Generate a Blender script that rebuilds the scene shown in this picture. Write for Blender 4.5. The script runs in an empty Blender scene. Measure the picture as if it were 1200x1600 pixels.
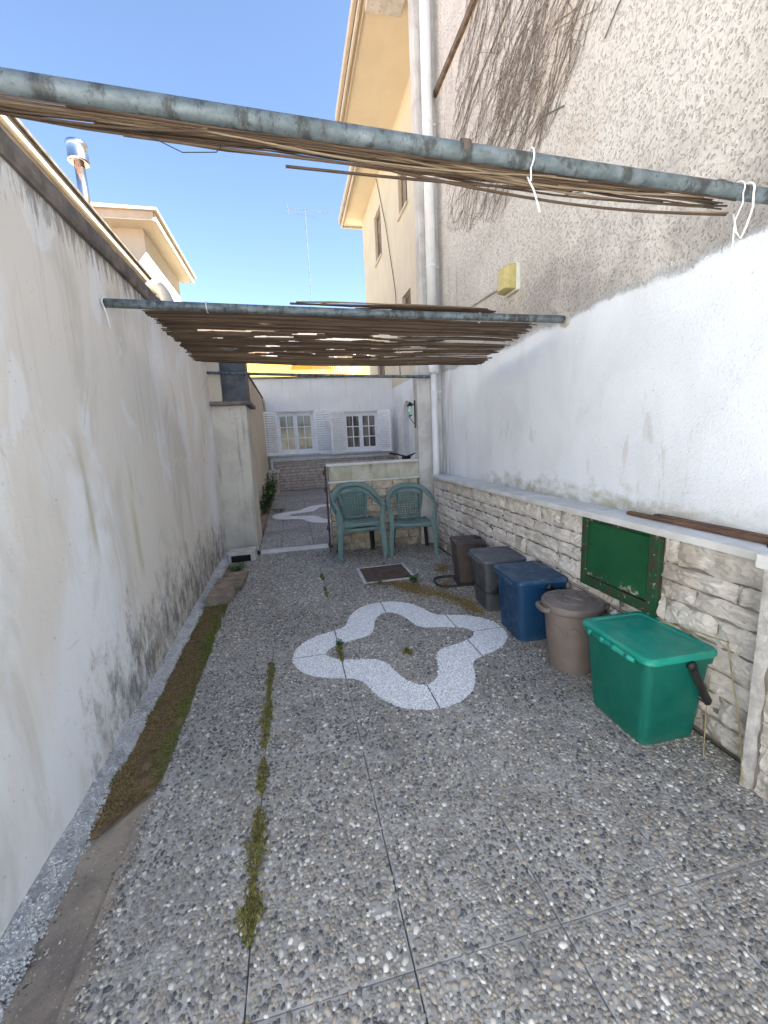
import bpy, math, random
import numpy as np
from mathutils import Vector, Matrix, noise as mnoise
random.seed(7); rng = np.random.default_rng(7)
S = bpy.context.scene
COL = S.collection

# ------------------------------------------------------------------ camera, world, sun, exposure
cam_d = bpy.data.cameras.new('camera'); cam = bpy.data.objects.new('camera', cam_d); COL.objects.link(cam)
cam_d.sensor_fit = 'HORIZONTAL'; cam_d.sensor_width = 36.0; cam_d.lens = 655 / 1200 * 36
cam_d.clip_start = 0.02; cam_d.clip_end = 500
_R = ((0.9752345571977074, 0.0833286670166235, -0.20487530768890747),
      (-0.21609843874397186, 0.1617063147063735, -0.9628876012061331),
      (-0.04710650931463366, 0.9833144975221895, 0.17570878106365187))
cam.matrix_world = Matrix.Translation((0, 0, 1.5)) @ Matrix(_R).to_4x4()
S.camera = cam

SUN_EL, SUN_AZ = math.radians(46), math.radians(-28)      # azimuth measured from +x towards +y
W = bpy.data.worlds.new('World'); S.world = W; W.use_nodes = True
wn = W.node_tree; bg = wn.nodes['Background']
sky = wn.nodes.new('ShaderNodeTexSky'); sky.sky_type = 'NISHITA'; sky.sun_disc = False
sky.sun_elevation = SUN_EL; sky.sun_rotation = math.pi / 2 - SUN_AZ
sky.air_density = 1.0; sky.dust_density = 0.1; sky.ozone_density = 1.0; sky.altitude = 1200
wn.links.new(sky.outputs[0], bg.inputs[0]); bg.inputs[1].default_value = 0.05
sd = bpy.data.lights.new('sun', 'SUN'); sd.energy = 5.0; sd.angle = math.radians(0.5); sd.color = (1, 0.95, 0.87)
sun = bpy.data.objects.new('sun', sd); COL.objects.link(sun)
dv = Vector((math.cos(SUN_EL) * math.cos(SUN_AZ), math.cos(SUN_EL) * math.sin(SUN_AZ), math.sin(SUN_EL)))
sun.rotation_euler = dv.to_track_quat('Z', 'Y').to_euler(); sun.location = (8, -4, 14)
S.view_settings.view_transform = 'Standard'; S.view_settings.look = 'None'; S.view_settings.gamma = 1
S.view_settings.exposure = 2.95
S.render.engine = 'CYCLES'
S.cycles.max_bounces = 8; S.cycles.diffuse_bounces = 6

# ------------------------------------------------------------------ mesh helpers
class MB:
    def __init__(s): s.v = []; s.f = []
    def add(s, vs, fs):
        o = len(s.v); s.v += [tuple(p) for p in vs]; s.f += [tuple(o + i for i in f) for f in fs]; return s
    def box(s, a, b, M=None):
        x0, y0, z0 = a; x1, y1, z1 = b
        vs = [(x0,y0,z0),(x1,y0,z0),(x1,y1,z0),(x0,y1,z0),(x0,y0,z1),(x1,y0,z1),(x1,y1,z1),(x0,y1,z1)]
        if M: vs = [tuple(M @ Vector(p)) for p in vs]
        return s.add(vs, [(0,3,2,1),(4,5,6,7),(0,1,5,4),(1,2,6,5),(2,3,7,6),(3,0,4,7)])
    def rings(s, rings, cap0=True, cap1=True, closed=True):
        n = len(rings[0]); vs = [p for r in rings for p in r]; fs = []
        for k in range(len(rings) - 1):
            for i in range(n if closed else n - 1):
                j = (i + 1) % n
                fs.append((k*n+i, k*n+j, (k+1)*n+j, (k+1)*n+i))
        if cap0: fs.append(tuple(range(n))[::-1])
        if cap1: fs.append(tuple((len(rings)-1)*n + i for i in range(n)))
        return s.add(vs, fs)
    def tube(s, pts, r, n=8, caps=True, flat=1.0, up=None):
        pts = [Vector(p) for p in pts]; rs = []
        if not hasattr(r, '__len__'): r = [r] * len(pts)
        u = None
        for i, p in enumerate(pts):
            t = (pts[min(i+1, len(pts)-1)] - pts[max(i-1, 0)]).normalized()
            if up is not None: u = (Vector(up) - t * t.dot(Vector(up))).normalized()
            elif u is None:
                a = Vector((0,0,1)) if abs(t.z) < .9 else Vector((1,0,0)); u = (a - t*a.dot(t)).normalized()
            else: u = (u - t*u.dot(t)).normalized()
            w = t.cross(u)
            rs.append([p + (u*math.cos(2*math.pi*k/n)*flat + w*math.sin(2*math.pi*k/n)) * r[i] for k in range(n)])
        return s.rings(rs, caps, caps)
    def lathe(s, prof, c=(0,0,0), n=32, cap0=True, cap1=True):
        return s.rings([[(c[0]+r*math.cos(2*math.pi*k/n), c[1]+r*math.sin(2*math.pi*k/n), c[2]+z) for k in range(n)] for r, z in prof], cap0, cap1)
    def mesh(s, name, smooth=False):
        m = bpy.data.meshes.new(name); m.from_pydata(s.v, [], s.f); m.validate(); m.update()
        if smooth: m.polygons.foreach_set('use_smooth', [True]*len(m.polygons))
        return m
def obj(name, mb, mat=None, parent=None, smooth=False, bevel=0, kind=None, label=None, loc=None):
    m = mb.mesh(name, smooth) if isinstance(mb, MB) else mb
    if mat is not None and len(m.materials) == 0: m.materials.append(mat)
    o = bpy.data.objects.new(name, m); COL.objects.link(o)
    if parent: o.parent = parent
    if loc: o.location = loc
    if bevel:
        b = o.modifiers.new('bevel', 'BEVEL'); b.width = bevel; b.segments = 2; b.limit_method = 'ANGLE'; b.angle_limit = math.radians(35)
    if smooth == 'auto' or smooth:
        pass
    if kind: o['kind'] = kind
    if label: o['label'] = label
    return o
def tag(o, label=None, cat=None, group=None, kind=None):
    if label: o['label'] = label
    if cat: o['category'] = cat
    if group: o['group'] = group
    if kind: o['kind'] = kind
    return o
def thing(name, label, cat, loc=(0,0,0), rz=0, group=None):
    o = bpy.data.objects.new(name, None); COL.objects.link(o); o.location = loc; o.rotation_euler = (0,0,rz)
    return tag(o, label, cat, group)
def copy_tree(o, parent=None):
    c = o.copy(); COL.objects.link(c); c.parent = parent
    for ch in list(o.children): copy_tree(ch, c)
    return c
def B(x0,y0,z0,x1,y1,z1): return MB().box((min(x0,x1),min(y0,y1),min(z0,z1)), (max(x0,x1),max(y0,y1),max(z0,z1)))
def rrect(hx, hy, r, z, cx=0, cy=0, n=5):
    p = []
    for qx, qy, a0 in ((1,1,0),(-1,1,90),(-1,-1,180),(1,-1,270)):
        for k in range(n+1):
            a = math.radians(a0 + 90*k/n); p.append((cx+qx*(hx-r)+r*math.cos(a), cy+qy*(hy-r)+r*math.sin(a), z))
    return p

# ------------------------------------------------------------------ node helpers
class NT:
    def __init__(s, name, rough=.8, spec=.3):
        s.m = bpy.data.materials.new(name); s.m.use_nodes = True; s.t = s.m.node_tree; s.b = s.t.nodes['Principled BSDF']
        s.b.inputs['Roughness'].default_value = rough; s.b.inputs['Specular IOR Level'].default_value = spec
        s._pos = None
    def n(s, typ, **kw):
        nd = s.t.nodes.new(typ)
        for k, v in kw.items(): setattr(nd, k, v)
        return nd
    def put(s, sock, v):
        if isinstance(v, bpy.types.NodeSocket): s.t.links.new(v, sock)
        elif v is not None:
            if hasattr(v, '__len__') and len(v) == 3 and sock.type == 'RGBA': v = (*v, 1)
            sock.default_value = v
    def pos(s):
        if s._pos is None: s._pos = s.n('ShaderNodeNewGeometry').outputs['Position']
        return s._pos
    def objc(s): return s.n('ShaderNodeTexCoord').outputs['Object']
    def island(s): return s.n('ShaderNodeNewGeometry').outputs['Random Per Island']
    def orand(s): return s.n('ShaderNodeObjectInfo').outputs['Random']
    def attr(s, name): return s.n('ShaderNodeAttribute', attribute_name=name).outputs['Fac']
    def mp(s, v, scale=(1,1,1), loc=(0,0,0), rot=(0,0,0)):
        nd = s.n('ShaderNodeMapping'); s.put(nd.inputs[0], v); nd.inputs['Scale'].default_value = scale
        nd.inputs['Location'].default_value = loc; nd.inputs['Rotation'].default_value = rot; return nd.outputs[0]
    def noise(s, v=None, scale=5, det=4, rough=.55, dist=0, col=False):
        nd = s.n('ShaderNodeTexNoise'); s.put(nd.inputs['Vector'], v if v is not None else s.pos())
        nd.inputs['Scale'].default_value = scale; nd.inputs['Detail'].default_value = det
        nd.inputs['Roughness'].default_value = rough; nd.inputs['Distortion'].default_value = dist
        return nd.outputs[1 if col else 0]
    def vor(s, v=None, scale=5, feature='F1', out=0, rand=1):
        nd = s.n('ShaderNodeTexVoronoi', feature=feature); s.put(nd.inputs['Vector'], v if v is not None else s.pos())
        nd.inputs['Scale'].default_value = scale; nd.inputs['Randomness'].default_value = rand; return nd.outputs[out]
    def ramp(s, f, stops, interp='LINEAR'):
        nd = s.n('ShaderNodeValToRGB'); nd.color_ramp.interpolation = interp; e = nd.color_ramp.elements
        while len(e) < len(stops): e.new(.5)
        for el, (p, c) in zip(e, stops):
            el.position = p; el.color = (c, c, c, 1) if not hasattr(c, '__len__') else (*c, 1)
        s.put(nd.inputs[0], f); return nd.outputs[0]
    def ss(s, f, a, b, lo=0., hi=1.):
        nd = s.n('ShaderNodeMapRange', interpolation_type='SMOOTHSTEP'); s.put(nd.inputs[0], f)
        nd.inputs[1].default_value = a; nd.inputs[2].default_value = b; nd.inputs[3].default_value = lo; nd.inputs[4].default_value = hi
        return nd.outputs[0]
    def math(s, op, a, b=None, c=None):
        nd = s.n('ShaderNodeMath', operation=op); s.put(nd.inputs[0], a)
        if b is not None: s.put(nd.inputs[1], b)
        if c is not None: s.put(nd.inputs[2], c)
        return nd.outputs[0]
    def mul(s, *a):
        r = a[0]
        for b in a[1:]: r = s.math('MULTIPLY', r, b)
        return r
    def sep(s, v=None):
        nd = s.n('ShaderNodeSeparateXYZ'); s.put(nd.inputs[0], v if v is not None else s.pos()); return nd.outputs
    def mix(s, f, a, b, mode='MIX'):
        nd = s.n('ShaderNodeMix', data_type='RGBA', blend_type=mode); s.put(nd.inputs[0], f); s.put(nd.inputs[6], a); s.put(nd.inputs[7], b)
        return nd.outputs[2]
    def bump(s, h, strength=.5, dist=.01, prev=None):
        nd = s.n('ShaderNodeBump'); nd.inputs['Strength'].default_value = strength; nd.inputs['Distance'].default_value = dist
        s.put(nd.inputs['Height'], h)
        if prev is not None: s.put(nd.inputs['Normal'], prev)
        return nd.outputs[0]
    def done(s, col=None, rough=None, normal=None, metal=None):
        if col is not None: s.put(s.b.inputs['Base Color'], col)
        if rough is not None: s.put(s.b.inputs['Roughness'], rough)
        if normal is not None: s.put(s.b.inputs['Normal'], normal)
        if metal is not None: s.put(s.b.inputs['Metallic'], metal)
        return s.m
def simple(name, col, rough=.6, var=.12, scale=8, bump=.15, spec=.3, metal=0, coord='pos', bdist=.004, dirt=None, dirt_amt=.5):
    t = NT(name, rough, spec); v = t.pos() if coord == 'pos' else t.objc()
    n = t.noise(v, scale, 6, .6); dark = tuple(c*(1-var) for c in col); lite = tuple(min(1, c*(1+var)) for c in col)
    c = t.mix(t.ss(n, .3, .7), dark, lite)
    if dirt: c = t.mix(t.mul(t.ss(t.noise(v, scale*.45, 8, .65), .5, .7), dirt_amt), c, dirt)
    nb = t.bump(t.noise(v, scale*12, 4), bump, bdist)
    return t.done(c, None, nb, metal)

# ------------------------------------------------------------------ materials
def m_left_wall():
    t = NT('old_lime_plaster', .9, .2); p = t.pos(); x, y, z = t.sep()
    warp = t.mp(p, (1, 1, .55)); big = t.noise(warp, .8, 5, .55, .6)
    yb = t.math('ADD', t.mul(big, 1.0), t.mul(t.ss(y, 1.2, 4.2), .17))
    c = t.mix(t.ss(yb, .5, .64), (.84,.86,.88), (.75,.72,.67))
    c = t.mix(t.mul(t.ss(t.noise(t.mp(p,(1,1.3,.5),(3,1,2)), 1.7, 5, .6, 1.0), .52, .66), .5), c, (.55,.52,.46))
    pt = t.noise(t.mp(p,(1,1.2,.6),(7,3,1)), 2.3, 4, .55, .8)
    c = t.mix(t.mul(t.ss(pt, .57, .63), .6), c, (.82,.84,.87))
    # rain streaks
    st = t.noise(t.mp(p,(1,9,.5)), 2.2, 6, .6)
    c = t.mix(t.mul(t.ss(st, .52, .68), t.ss(z, .3, 2.9, .04, .26)), c, (.46,.43,.38))
    for y0, z0, z1, w in ((2.34,.98,1.62,.028),(2.94,1.2,1.5,.03),(2.9,.7,1.3,.05)):
        d = t.math('ABSOLUTE', t.math('SUBTRACT', t.math('ADD', y, t.mul(t.math('SUBTRACT', z, z0), .03)), y0))
        g = t.mul(t.ss(d, w*1.4, 0), t.ss(z, z0-.1, z0+.15), t.ss(z, z1+.1, z1-.35), .55)
        c = t.mix(g, c, (.42,.41,.22))
    # dark mould towards the bottom further down the alley
    mo = t.noise(t.mp(p,(1,1.6,.9)), 5, 9, .78)
    env = t.mul(t.ss(z, .95, .1), t.ss(y, 1.5, 2.6), t.ss(y, 8.0, 5.0))
    th = t.math('ADD', mo, t.mul(env, .22))
    c = t.mix(t.mul(t.ss(th, .56, .82), t.ss(env, 0, .3), .85), c, (.13,.125,.11))
    spots = t.noise(p, 38, 4, .6); c = t.mix(t.mul(t.ss(spots, .66, .7), .35), c, (.25,.22,.18))
    # grime under the coping
    gr = t.noise(t.mp(p,(1,6,1)), 4, 7, .7)
    c = t.mix(t.mul(t.ss(t.math('ADD', gr, t.ss(z, 2.34, 2.66, 0, .25)), .64, .80), t.ss(z, 2.25, 2.5), .7), c, (.16,.14,.12))
    # salt line
    zz = t.math('ADD', 1.36, t.mul(t.math('SUBTRACT', t.noise(t.mp(p,(0,1,0)), 5.0, 3, .6), .5), .5))
    ln = t.math('ABSOLUTE', t.math('SUBTRACT', z, zz))
    c = t.mix(t.mul(t.ss(ln, .010, .003), t.ss(y, 3.6, 3.9), t.ss(y, 6.0, 5.8), .7), c, (.82,.8,.77))
    # cracks
    cr = t.vor(t.mp(p,(1,1,.45)), 1.1, 'DISTANCE_TO_EDGE'); c = t.mix(t.mul(t.ss(cr, .004, .001), t.ss(t.noise(p,1.3,2), .55,.65), .35), c, (.25,.22,.19))
    h = t.math('ADD', t.noise(p, 3, 3), t.mul(t.noise(p, 60, 5, .6), .12))
    return t.done(c, None, t.bump(h, .55, .02))
def m_rough_stucco():
    t = NT('rough_cast_stucco', .95, .15); p = t.pos(); x, y, z = t.sep()
    n0 = t.noise(p, 44, 4, .6, .2); n2 = t.noise(p, 110, 3, .6)
    wv = t.n('ShaderNodeVectorMath', operation='MULTIPLY_ADD'); t.put(wv.inputs[0], t.noise(p, 30, 3, col=True)); wv.inputs[1].default_value = (.035,.035,.035); t.put(wv.inputs[2], p)
    vn = t.n('ShaderNodeTexVoronoi'); t.put(vn.inputs['Vector'], wv.outputs[0]); vn.inputs['Scale'].default_value = 34
    cr_ = t.sep(vn.outputs[1])[0]; pa = t.mul(t.ss(vn.outputs[0], .50, .22), t.ss(cr_, .20, .55), t.ss(t.noise(p, 2.6, 5, .65), .38, .62, .15, 1))
    vm = t.n('ShaderNodeTexVoronoi'); t.put(vm.inputs['Vector'], wv.outputs[0]); vm.inputs['Scale'].default_value = 61
    pb = t.mul(t.ss(vm.outputs[0], .5, .25), t.ss(t.sep(vm.outputs[1])[1], .35, .6), .75)
    pitm = t.math('MAXIMUM', pa, pb)
    pit = t.math('SUBTRACT', 1.0, pitm)
    base = t.mix(t.ss(t.noise(p, 1.1, 5, .6), .35, .65), (.60,.575,.54), (.69,.665,.63))
    base = t.mix(t.mul(t.ss(t.noise(p, .8, 4, .6, .5), .55, .7), .5), base, (.62,.53,.45))
    c = t.mix(t.mul(pitm, .44), t.mix(t.mul(t.ss(n0, .52, .36), .22), base, (.34,.31,.27)), (.26,.23,.19))
    # grey weathering just above the painted part
    gw = t.math('ADD', t.noise(t.mp(p,(1,1,.8)), 1.6, 7, .65), t.ss(z, 3.5, 2.3, 0, .22))
    c = t.mix(t.mul(t.ss(gw, .58, .84), t.ss(z, 3.6, 2.6), t.ss(y, 4.2, 3.2, .35, 1), .6), c, (.25,.24,.225))
    stk = t.noise(t.mp(p,(1,7,.35)), 2.5, 6, .6); c = t.mix(t.mul(t.ss(stk,.56,.7), t.ss(y, 3.6, 5.0), .55), c, (.30,.28,.26))
    # lower coat of white paint with a wavy top edge
    ed = t.math('ADD', z, t.mul(t.math('SUBTRACT', t.noise(p, 2.6, 9, .75), .5), .20))
    pm = t.ss(t.math('ADD', ed, t.mul(t.math('SUBTRACT', t.noise(p, 55, 6, .7), .5), .07)), 2.325, 2.25)
    wn_ = t.noise(t.mp(p,(1,1,.7)), 2.0, 6, .6, .5)
    pc = t.mix(t.ss(wn_, .35, .7), (.77,.82,.87), (.69,.73,.77))
    pc = t.mix(t.mul(t.ss(n0, .33, .27), .5), pc, (.36,.36,.36))
    pc = t.mix(t.mul(t.ss(t.noise(t.mp(p,(1,3,.8),(4,2,9)), 2.2, 6, .65), .58, .66), t.ss(z,1.9,1.4), .45), pc, (.50,.48,.44))
    ms = t.math('ADD', t.noise(t.mp(p,(1,1,1.5)), 7, 7, .7), t.ss(z, 1.22, .97, 0, .3))
    pc = t.mix(t.mul(t.ss(ms, .58, .95), t.ss(z, 1.3, 1.05), t.ss(y, 1.0, 2.2), t.ss(y, 4.6, 3.6), .8), pc, (.34,.32,.20))
    pc = t.mix(t.mul(t.ss(y, 4.9, 5.35), t.ss(t.noise(t.mp(p,(1,4,.4)), 3, 5), .4, .6), .6), pc, (.38,.36,.33))
    c = t.mix(pm, c, pc)
    h = t.math('ADD', t.mul(pit, t.ss(pm, 0, 1, 1, .12)), t.mul(n2, .22)); h = t.math('ADD', h, t.mul(n0, t.ss(pm, 0, 1, 1.1, .16)))
    return t.done(c, None, t.bump(h, .85, .012))
def m_stone(name='split_face_stone', c1=(.63,.60,.56), c2=(.52,.49,.45), dirtz=True):
    t = NT(name, .9, .2); p = t.pos(); r = t.orand(); x, y, z = t.sep()
    base = t.mix(r, c1, c2)
    c = t.mix(t.ss(t.noise(p, 9, 6, .65), .35, .7), base, tuple(min(1, k*1.22) for k in c1))
    c = t.mix(t.mul(t.ss(t.noise(p, 2.2, 6, .6), .52, .7), .55), c, (.34,.27,.20))
    ra = t.noise(t.mp(p, (1,1,2.2)), 17, 8, .72, .6)
    c = t.mix(t.mul(t.ss(ra, .47, .34), .4), c, (.27,.24,.21))
    if dirtz: c = t.mix(t.mul(t.ss(t.math('ADD', t.noise(p, 6, 6, .7), t.ss(z, .35, 0, 0, .25)), .58, .8), .6), c, (.16,.14,.11))
    h = t.math('ADD', ra, t.mul(t.noise(p, 90, 4, .6), .15))
    return t.done(c, None, t.bump(h, .8, .02))
def m_plain_plaster(name, c1, c2, dirt=(.3,.27,.22), amt=.4, sc=1.5, streak=True, bumpd=.006, top=None):
    t = NT(name, .9, .2); p = t.pos(); x, y, z = t.sep()
    c = t.mix(t.ss(t.noise(p, sc, 5, .6, .4), .35, .65), c1, c2)
    if streak: c = t.mix(t.mul(t.ss(t.noise(t.mp(p,(7,7,.5)), 2, 6, .65), .52, .72), amt), c, dirt)
    c = t.mix(t.mul(t.ss(t.noise(p, 9, 7, .7), .6, .72), amt*.7), c, dirt)
    return t.done(c, None, t.bump(t.math('ADD', t.noise(p, 6, 4), t.mul(t.noise(p, 70, 4), .3)), .6, bumpd))
def m_facade():
    t = NT('cream_and_white_render', .9, .2); p = t.pos(); x, y, z = t.sep()
    c = t.mix(t.ss(t.noise(p, 1.3, 5, .6), .35, .65), (.60,.54,.42), (.56,.50,.39))
    c = t.mix(t.mul(t.ss(t.noise(t.mp(p,(5,5,.4)), 2, 6), .52, .7), .35), c, (.40,.33,.24))
    w = t.mix(t.ss(t.noise(p, 2, 4), .4, .7), (.76,.77,.78), (.66,.67,.67))
    c = t.mix(t.ss(z, 3.02, 2.99), c, w)
    return t.done(c, None, t.bump(t.noise(p, 30, 4), .6, .012))
def m_pebble():
    t = NT('river_pebble', .55, .35); p = t.pos(); a = t.attr('rnd')
    c = t.ramp(a, [(0,(.03,.036,.05)),(.10,(.065,.07,.085)),(.24,(.15,.147,.145)),(.40,(.25,.24,.23)),(.50,(.33,.285,.235)),(.60,(.26,.265,.28)),(.72,(.38,.345,.30)),(.84,(.45,.45,.45)),(.95,(.54,.53,.51)),(1,(.72,.71,.70))])
    c = t.mix(t.mul(t.ss(t.noise(p, 220, 3), .35, .7), .35), c, (.28,.27,.25))
    wt = t.n('ShaderNodeMix', data_type='RGBA', blend_type='MULTIPLY'); wt.inputs[0].default_value = 1; t.put(wt.inputs[6], c); wt.inputs[7].default_value = (1.02,.985,.90,1); c = wt.outputs[2]
    # lime bloom in broad worn patches
    c = t.mix(t.mul(t.ss(t.noise(p, 3.2, 6, .7), .54, .72), .5), c, (.50,.50,.49))
    return t.done(c, None, t.bump(t.noise(p, 300, 3), .3, .002))
def m_cement():
    t = NT('cement_matrix', .95, .2); p = t.pos()
    c = t.mix(t.ss(t.noise(p, 4, 7, .65), .35, .7), (.30,.295,.285), (.46,.455,.445))
    c = t.mix(t.mul(t.ss(t.noise(p, 1.1, 5), .5, .7), .5), c, (.26,.25,.23))
    return t.done(c, None, t.bump(t.noise(p, 150, 4), .6, .003))
def m_far_pebbles():
    t = NT('washed_pebble_concrete', .75, .25); p = t.pos(); fl = t.mp(p, (1,1,0))
    v = t.vor(fl, 62, 'F1', 1); e = t.vor(fl, 62, 'DISTANCE_TO_EDGE')
    a = t.sep(v)[0]
    c = t.ramp(a, [(0,(.05,.05,.06)),(.3,(.20,.20,.195)),(.6,(.33,.31,.29)),(.85,(.50,.49,.47)),(1,(.8,.79,.78))])
    c = t.mix(t.ss(e, .12, .03), c, (.42,.41,.40))
    c = t.mix(t.mul(t.ss(t.noise(p, 1.3, 6), .45, .65), .4), c, (.22,.19,.17))
    return t.done(c, None, t.bump(t.ss(e, 0, .2), .6, .005))
def m_chip(name='white_marble_chip'):
    t = NT(name, .6, .35); a = t.attr('rnd'); p = t.pos()
    c = t.ramp(a, [(0,(.62,.65,.68)),(.5,(.82,.83,.85)),(1,(.93,.93,.92))])
    c = t.mix(t.mul(t.ss(t.noise(p, 4, 7, .75), .54, .72), .4), c, (.45,.44,.41))
    return t.done(c)
def m_moss():
    t = NT('moss_tuft', .95, .1); a = t.attr('rnd'); g = t.attr('green'); 
    br = t.ramp(a, [(0,(.14,.09,.045)),(.5,(.28,.19,.09)),(1,(.46,.34,.17))])
    gr = t.ramp(a, [(0,(.075,.10,.02)),(.5,(.17,.20,.05)),(1,(.31,.34,.10))])
    return t.done(t.mix(g, br, gr))
def m_galv():
    t = NT('weathered_galvanised_steel', .55, .4); p = t.pos(); x, y, z = t.sep()
    c = t.mix(t.ss(t.noise(t.mp(p,(1,2,2)), 14, 6, .65), .35, .7), (.11,.14,.15), (.20,.235,.25))
    c = t.mix(t.mul(t.ss(t.noise(t.mp(p,(2,1,1),(5,0,0)), 9, 8, .75), .48, .6), .8), c, (.045,.043,.038))
    c = t.mix(t.mul(t.ss(t.noise(p, 60, 5, .7), .62, .68), .7), c, (.05,.05,.045))
    return t.done(c, t.ss(t.noise(p,20,4), .3,.7,.45,.75), t.bump(t.noise(p, 70, 5), .35, .002), .35)
def m_reed(name='dry_reed', cols=((.035,.022,.015),(.105,.068,.042),(.26,.20,.13))):
    t = NT(name, .65, .3); p = t.objc(); r = t.orand()
    c = t.ramp(r, [(0,cols[0]),(.5,cols[1]),(1,cols[2])])
    c = t.mix(t.mul(t.ss(t.noise(t.mp(p,(2,30,30)), 3, 6, .7), .45, .7), .6), c, (.12,.075,.045))
    return t.done(c, None, t.bump(t.noise(t.mp(p,(2,60,60)), 4, 4), .4, .002))
def m_plastic(name, col, rough=.42, dust=.12):
    t = NT(name, rough, .4); p = t.objc()
    c = t.mix(t.ss(t.noise(p, 5, 6, .65), .35, .75), tuple(k*.9 for k in col), tuple(min(1, k*1.1) for k in col))
    nz = t.sep(t.n('ShaderNodeNewGeometry').outputs['Normal'])[2]
    up = t.ss(nz, .3, .95)
    c = t.mix(t.mul(t.ss(t.noise(p, 9, 8, .7), .42, .72), t.math('ADD', t.mul(up, .5), .25), dust*2.2), c, (.42,.40,.36))
    sc = t.noise(t.mp(p,(1,1,6)), 26, 5, .7); c = t.mix(t.mul(t.ss(sc, .64, .72), min(.35, dust*2)), c, (.5,.49,.46))
    c = t.mix(t.mul(t.ss(t.math('ADD', t.sep(p)[2], t.mul(t.noise(p, 12, 5), .12)), .12, .02), .22), c, (.20,.18,.15))
    return t.done(c, t.ss(t.noise(p, 14, 5), .3, .7, rough-.06, rough+.18), t.bump(t.noise(p, 90, 4), .12, .002))

M = {}
M['left'] = m_left_wall(); M['stucco'] = m_rough_stucco(); M['stone'] = m_stone(); M['stone_far'] = m_stone('far_split_stone', (.56,.49,.43), (.40,.34,.29), False)
M['stone_low'] = m_stone('mossy_split_stone', (.55,.48,.38), (.40,.34,.26))
M['cement_joint'] = simple('mortar', (.20,.18,.16), .95, .3, 12, .5)
M['facade'] = m_facade(); M['soffit'] = m_plain_plaster('yellow_soffit_paint', (.64,.57,.43), (.60,.53,.40), (.5,.4,.26), .35, 1.2, False)
M['cream'] = m_plain_plaster('cream_render', (.60,.55,.46), (.56,.51,.42), (.42,.36,.28), .3)
M['trim_cream'] = m_plain_plaster('cream_fascia', (.56,.50,.40), (.50,.44,.35), (.25,.2,.15), .5, 3, False)
M['white_wall'] = m_plain_plaster('white_wall_paint', (.84,.85,.86), (.78,.79,.80), (.40,.38,.34), .3, 1.0)
M['pilaster'] = m_plain_plaster('dirty_pilaster_render', (.60,.59,.57), (.46,.45,.43), (.22,.21,.19), .7, 3)
M['beige_wall'] = m_plain_plaster('beige_plaster', (.62,.55,.45), (.56,.49,.39), (.30,.25,.18), .4)
M['pillar'] = m_plain_plaster('damp_pillar_plaster', (.66,.62,.54), (.54,.50,.43), (.16,.14,.11), .55, 2.2, True, .012)
M['band'] = m_plain_plaster('mossy_render_band', (.56,.54,.46), (.40,.38,.29), (.13,.13,.08), .9, 4)
M['marble'] = m_plain_plaster('weathered_marble_slab', (.66,.66,.65), (.56,.56,.54), (.30,.29,.27), .4, 5, False, .004)
M['coping'] = m_plain_plaster('lichen_concrete', (.23,.20,.18), (.12,.11,.10), (.035,.032,.03), 1.0, 7, False, .02)
M['kerb'] = None
def m_kerb():
    t = NT('rough_cement_fillet', .95, .2); p = t.pos()
    c = t.mix(t.ss(t.noise(p, 3, 6, .65), .35, .65), (.58,.58,.575), (.82,.82,.82))
    c = t.mix(t.mul(t.ss(t.vor(p, 60), .25, .1), .6), c, (.7,.7,.69))
    c = t.mix(t.mul(t.ss(t.noise(p, 30, 7, .75), .54, .66), t.ss(t.sep()[0], -.97, -.91, .45, 1), .8), c, (.15,.14,.125))
    return t.done(c, None, t.bump(t.noise(p, 50, 6, .8), 1, .03))
M['kerb'] = m_kerb()
M['pebble'] = m_pebble(); M['cement'] = m_cement(); M['farpeb'] = m_far_pebbles(); M['chip'] = m_chip()
M['mortar_edge'] = simple('rough_pale_mortar', (.56,.545,.52), .95, .25, 18, .9, bdist=.012, dirt=(.30,.28,.25))
M['chip_bed'] = simple('white_cement_bed', (.56,.57,.59), .9, .15, 60, .5)
def m_far_ring():
    t = NT('distant_marble_chips', .8, .2); p = t.pos(); v = t.sep(t.vor(t.mp(p,(1,1,0)), 90, 'F1', 1))[0]
    c = t.mix(v, (.60,.61,.62), (.84,.84,.84)); return t.done(t.mix(t.ss(t.noise(p, 4, 6, .7), .5, .75), c, (.45,.43,.40)))
M['far_ring'] = m_far_ring()
def m_kerb_grit():
    t = NT('cement_roughcast_grit', .9, .2); a = t.attr('rnd'); p = t.pos()
    c = t.ramp(a, [(0,(.20,.195,.18)),(.4,(.46,.45,.43)),(1,(.74,.73,.71))])
    return t.done(t.mix(t.mul(t.ss(t.noise(p, 7, 7, .75), .5, .66), .6), c, (.14,.135,.12)))
M['kerb_grit'] = m_kerb_grit()
M['moss'] = m_moss(); M['galv'] = m_galv(); M['reed'] = m_reed(); M['reed_mat'] = m_reed('brown_mat_reed', ((.045,.028,.02),(.10,.066,.045),(.22,.16,.105)))
def m_mud():
    t = NT('packed_silt', .95, .2); p = t.pos()
    c = t.mix(t.ss(t.noise(p, 3.5, 7, .65), .35, .65), (.20,.17,.145), (.33,.28,.225))
    c = t.mix(t.mul(t.ss(t.noise(p, 2.0, 6, .6, .5), .5, .62), .6), c, (.40,.34,.26))
    c = t.mix(t.mul(t.ss(t.noise(p, 120, 4, .7), .60, .66), .6), c, (.40,.38,.34)); c = t.mix(t.mul(t.ss(t.noise(p, 90, 4, .7), .38, .33), .6), c, (.06,.05,.04))
    return t.done(c, None, t.bump(t.math('ADD', t.noise(p, 25, 6, .7), t.mul(t.noise(p, 140, 3), .4)), .9, .008))
M['mud'] = m_mud()
M['flag'] = simple('broken_sandstone', (.28,.22,.17), .9, .3, 9, .8, bdist=.01, dirt=(.10,.08,.06))
M['green_metal'] = None
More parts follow.
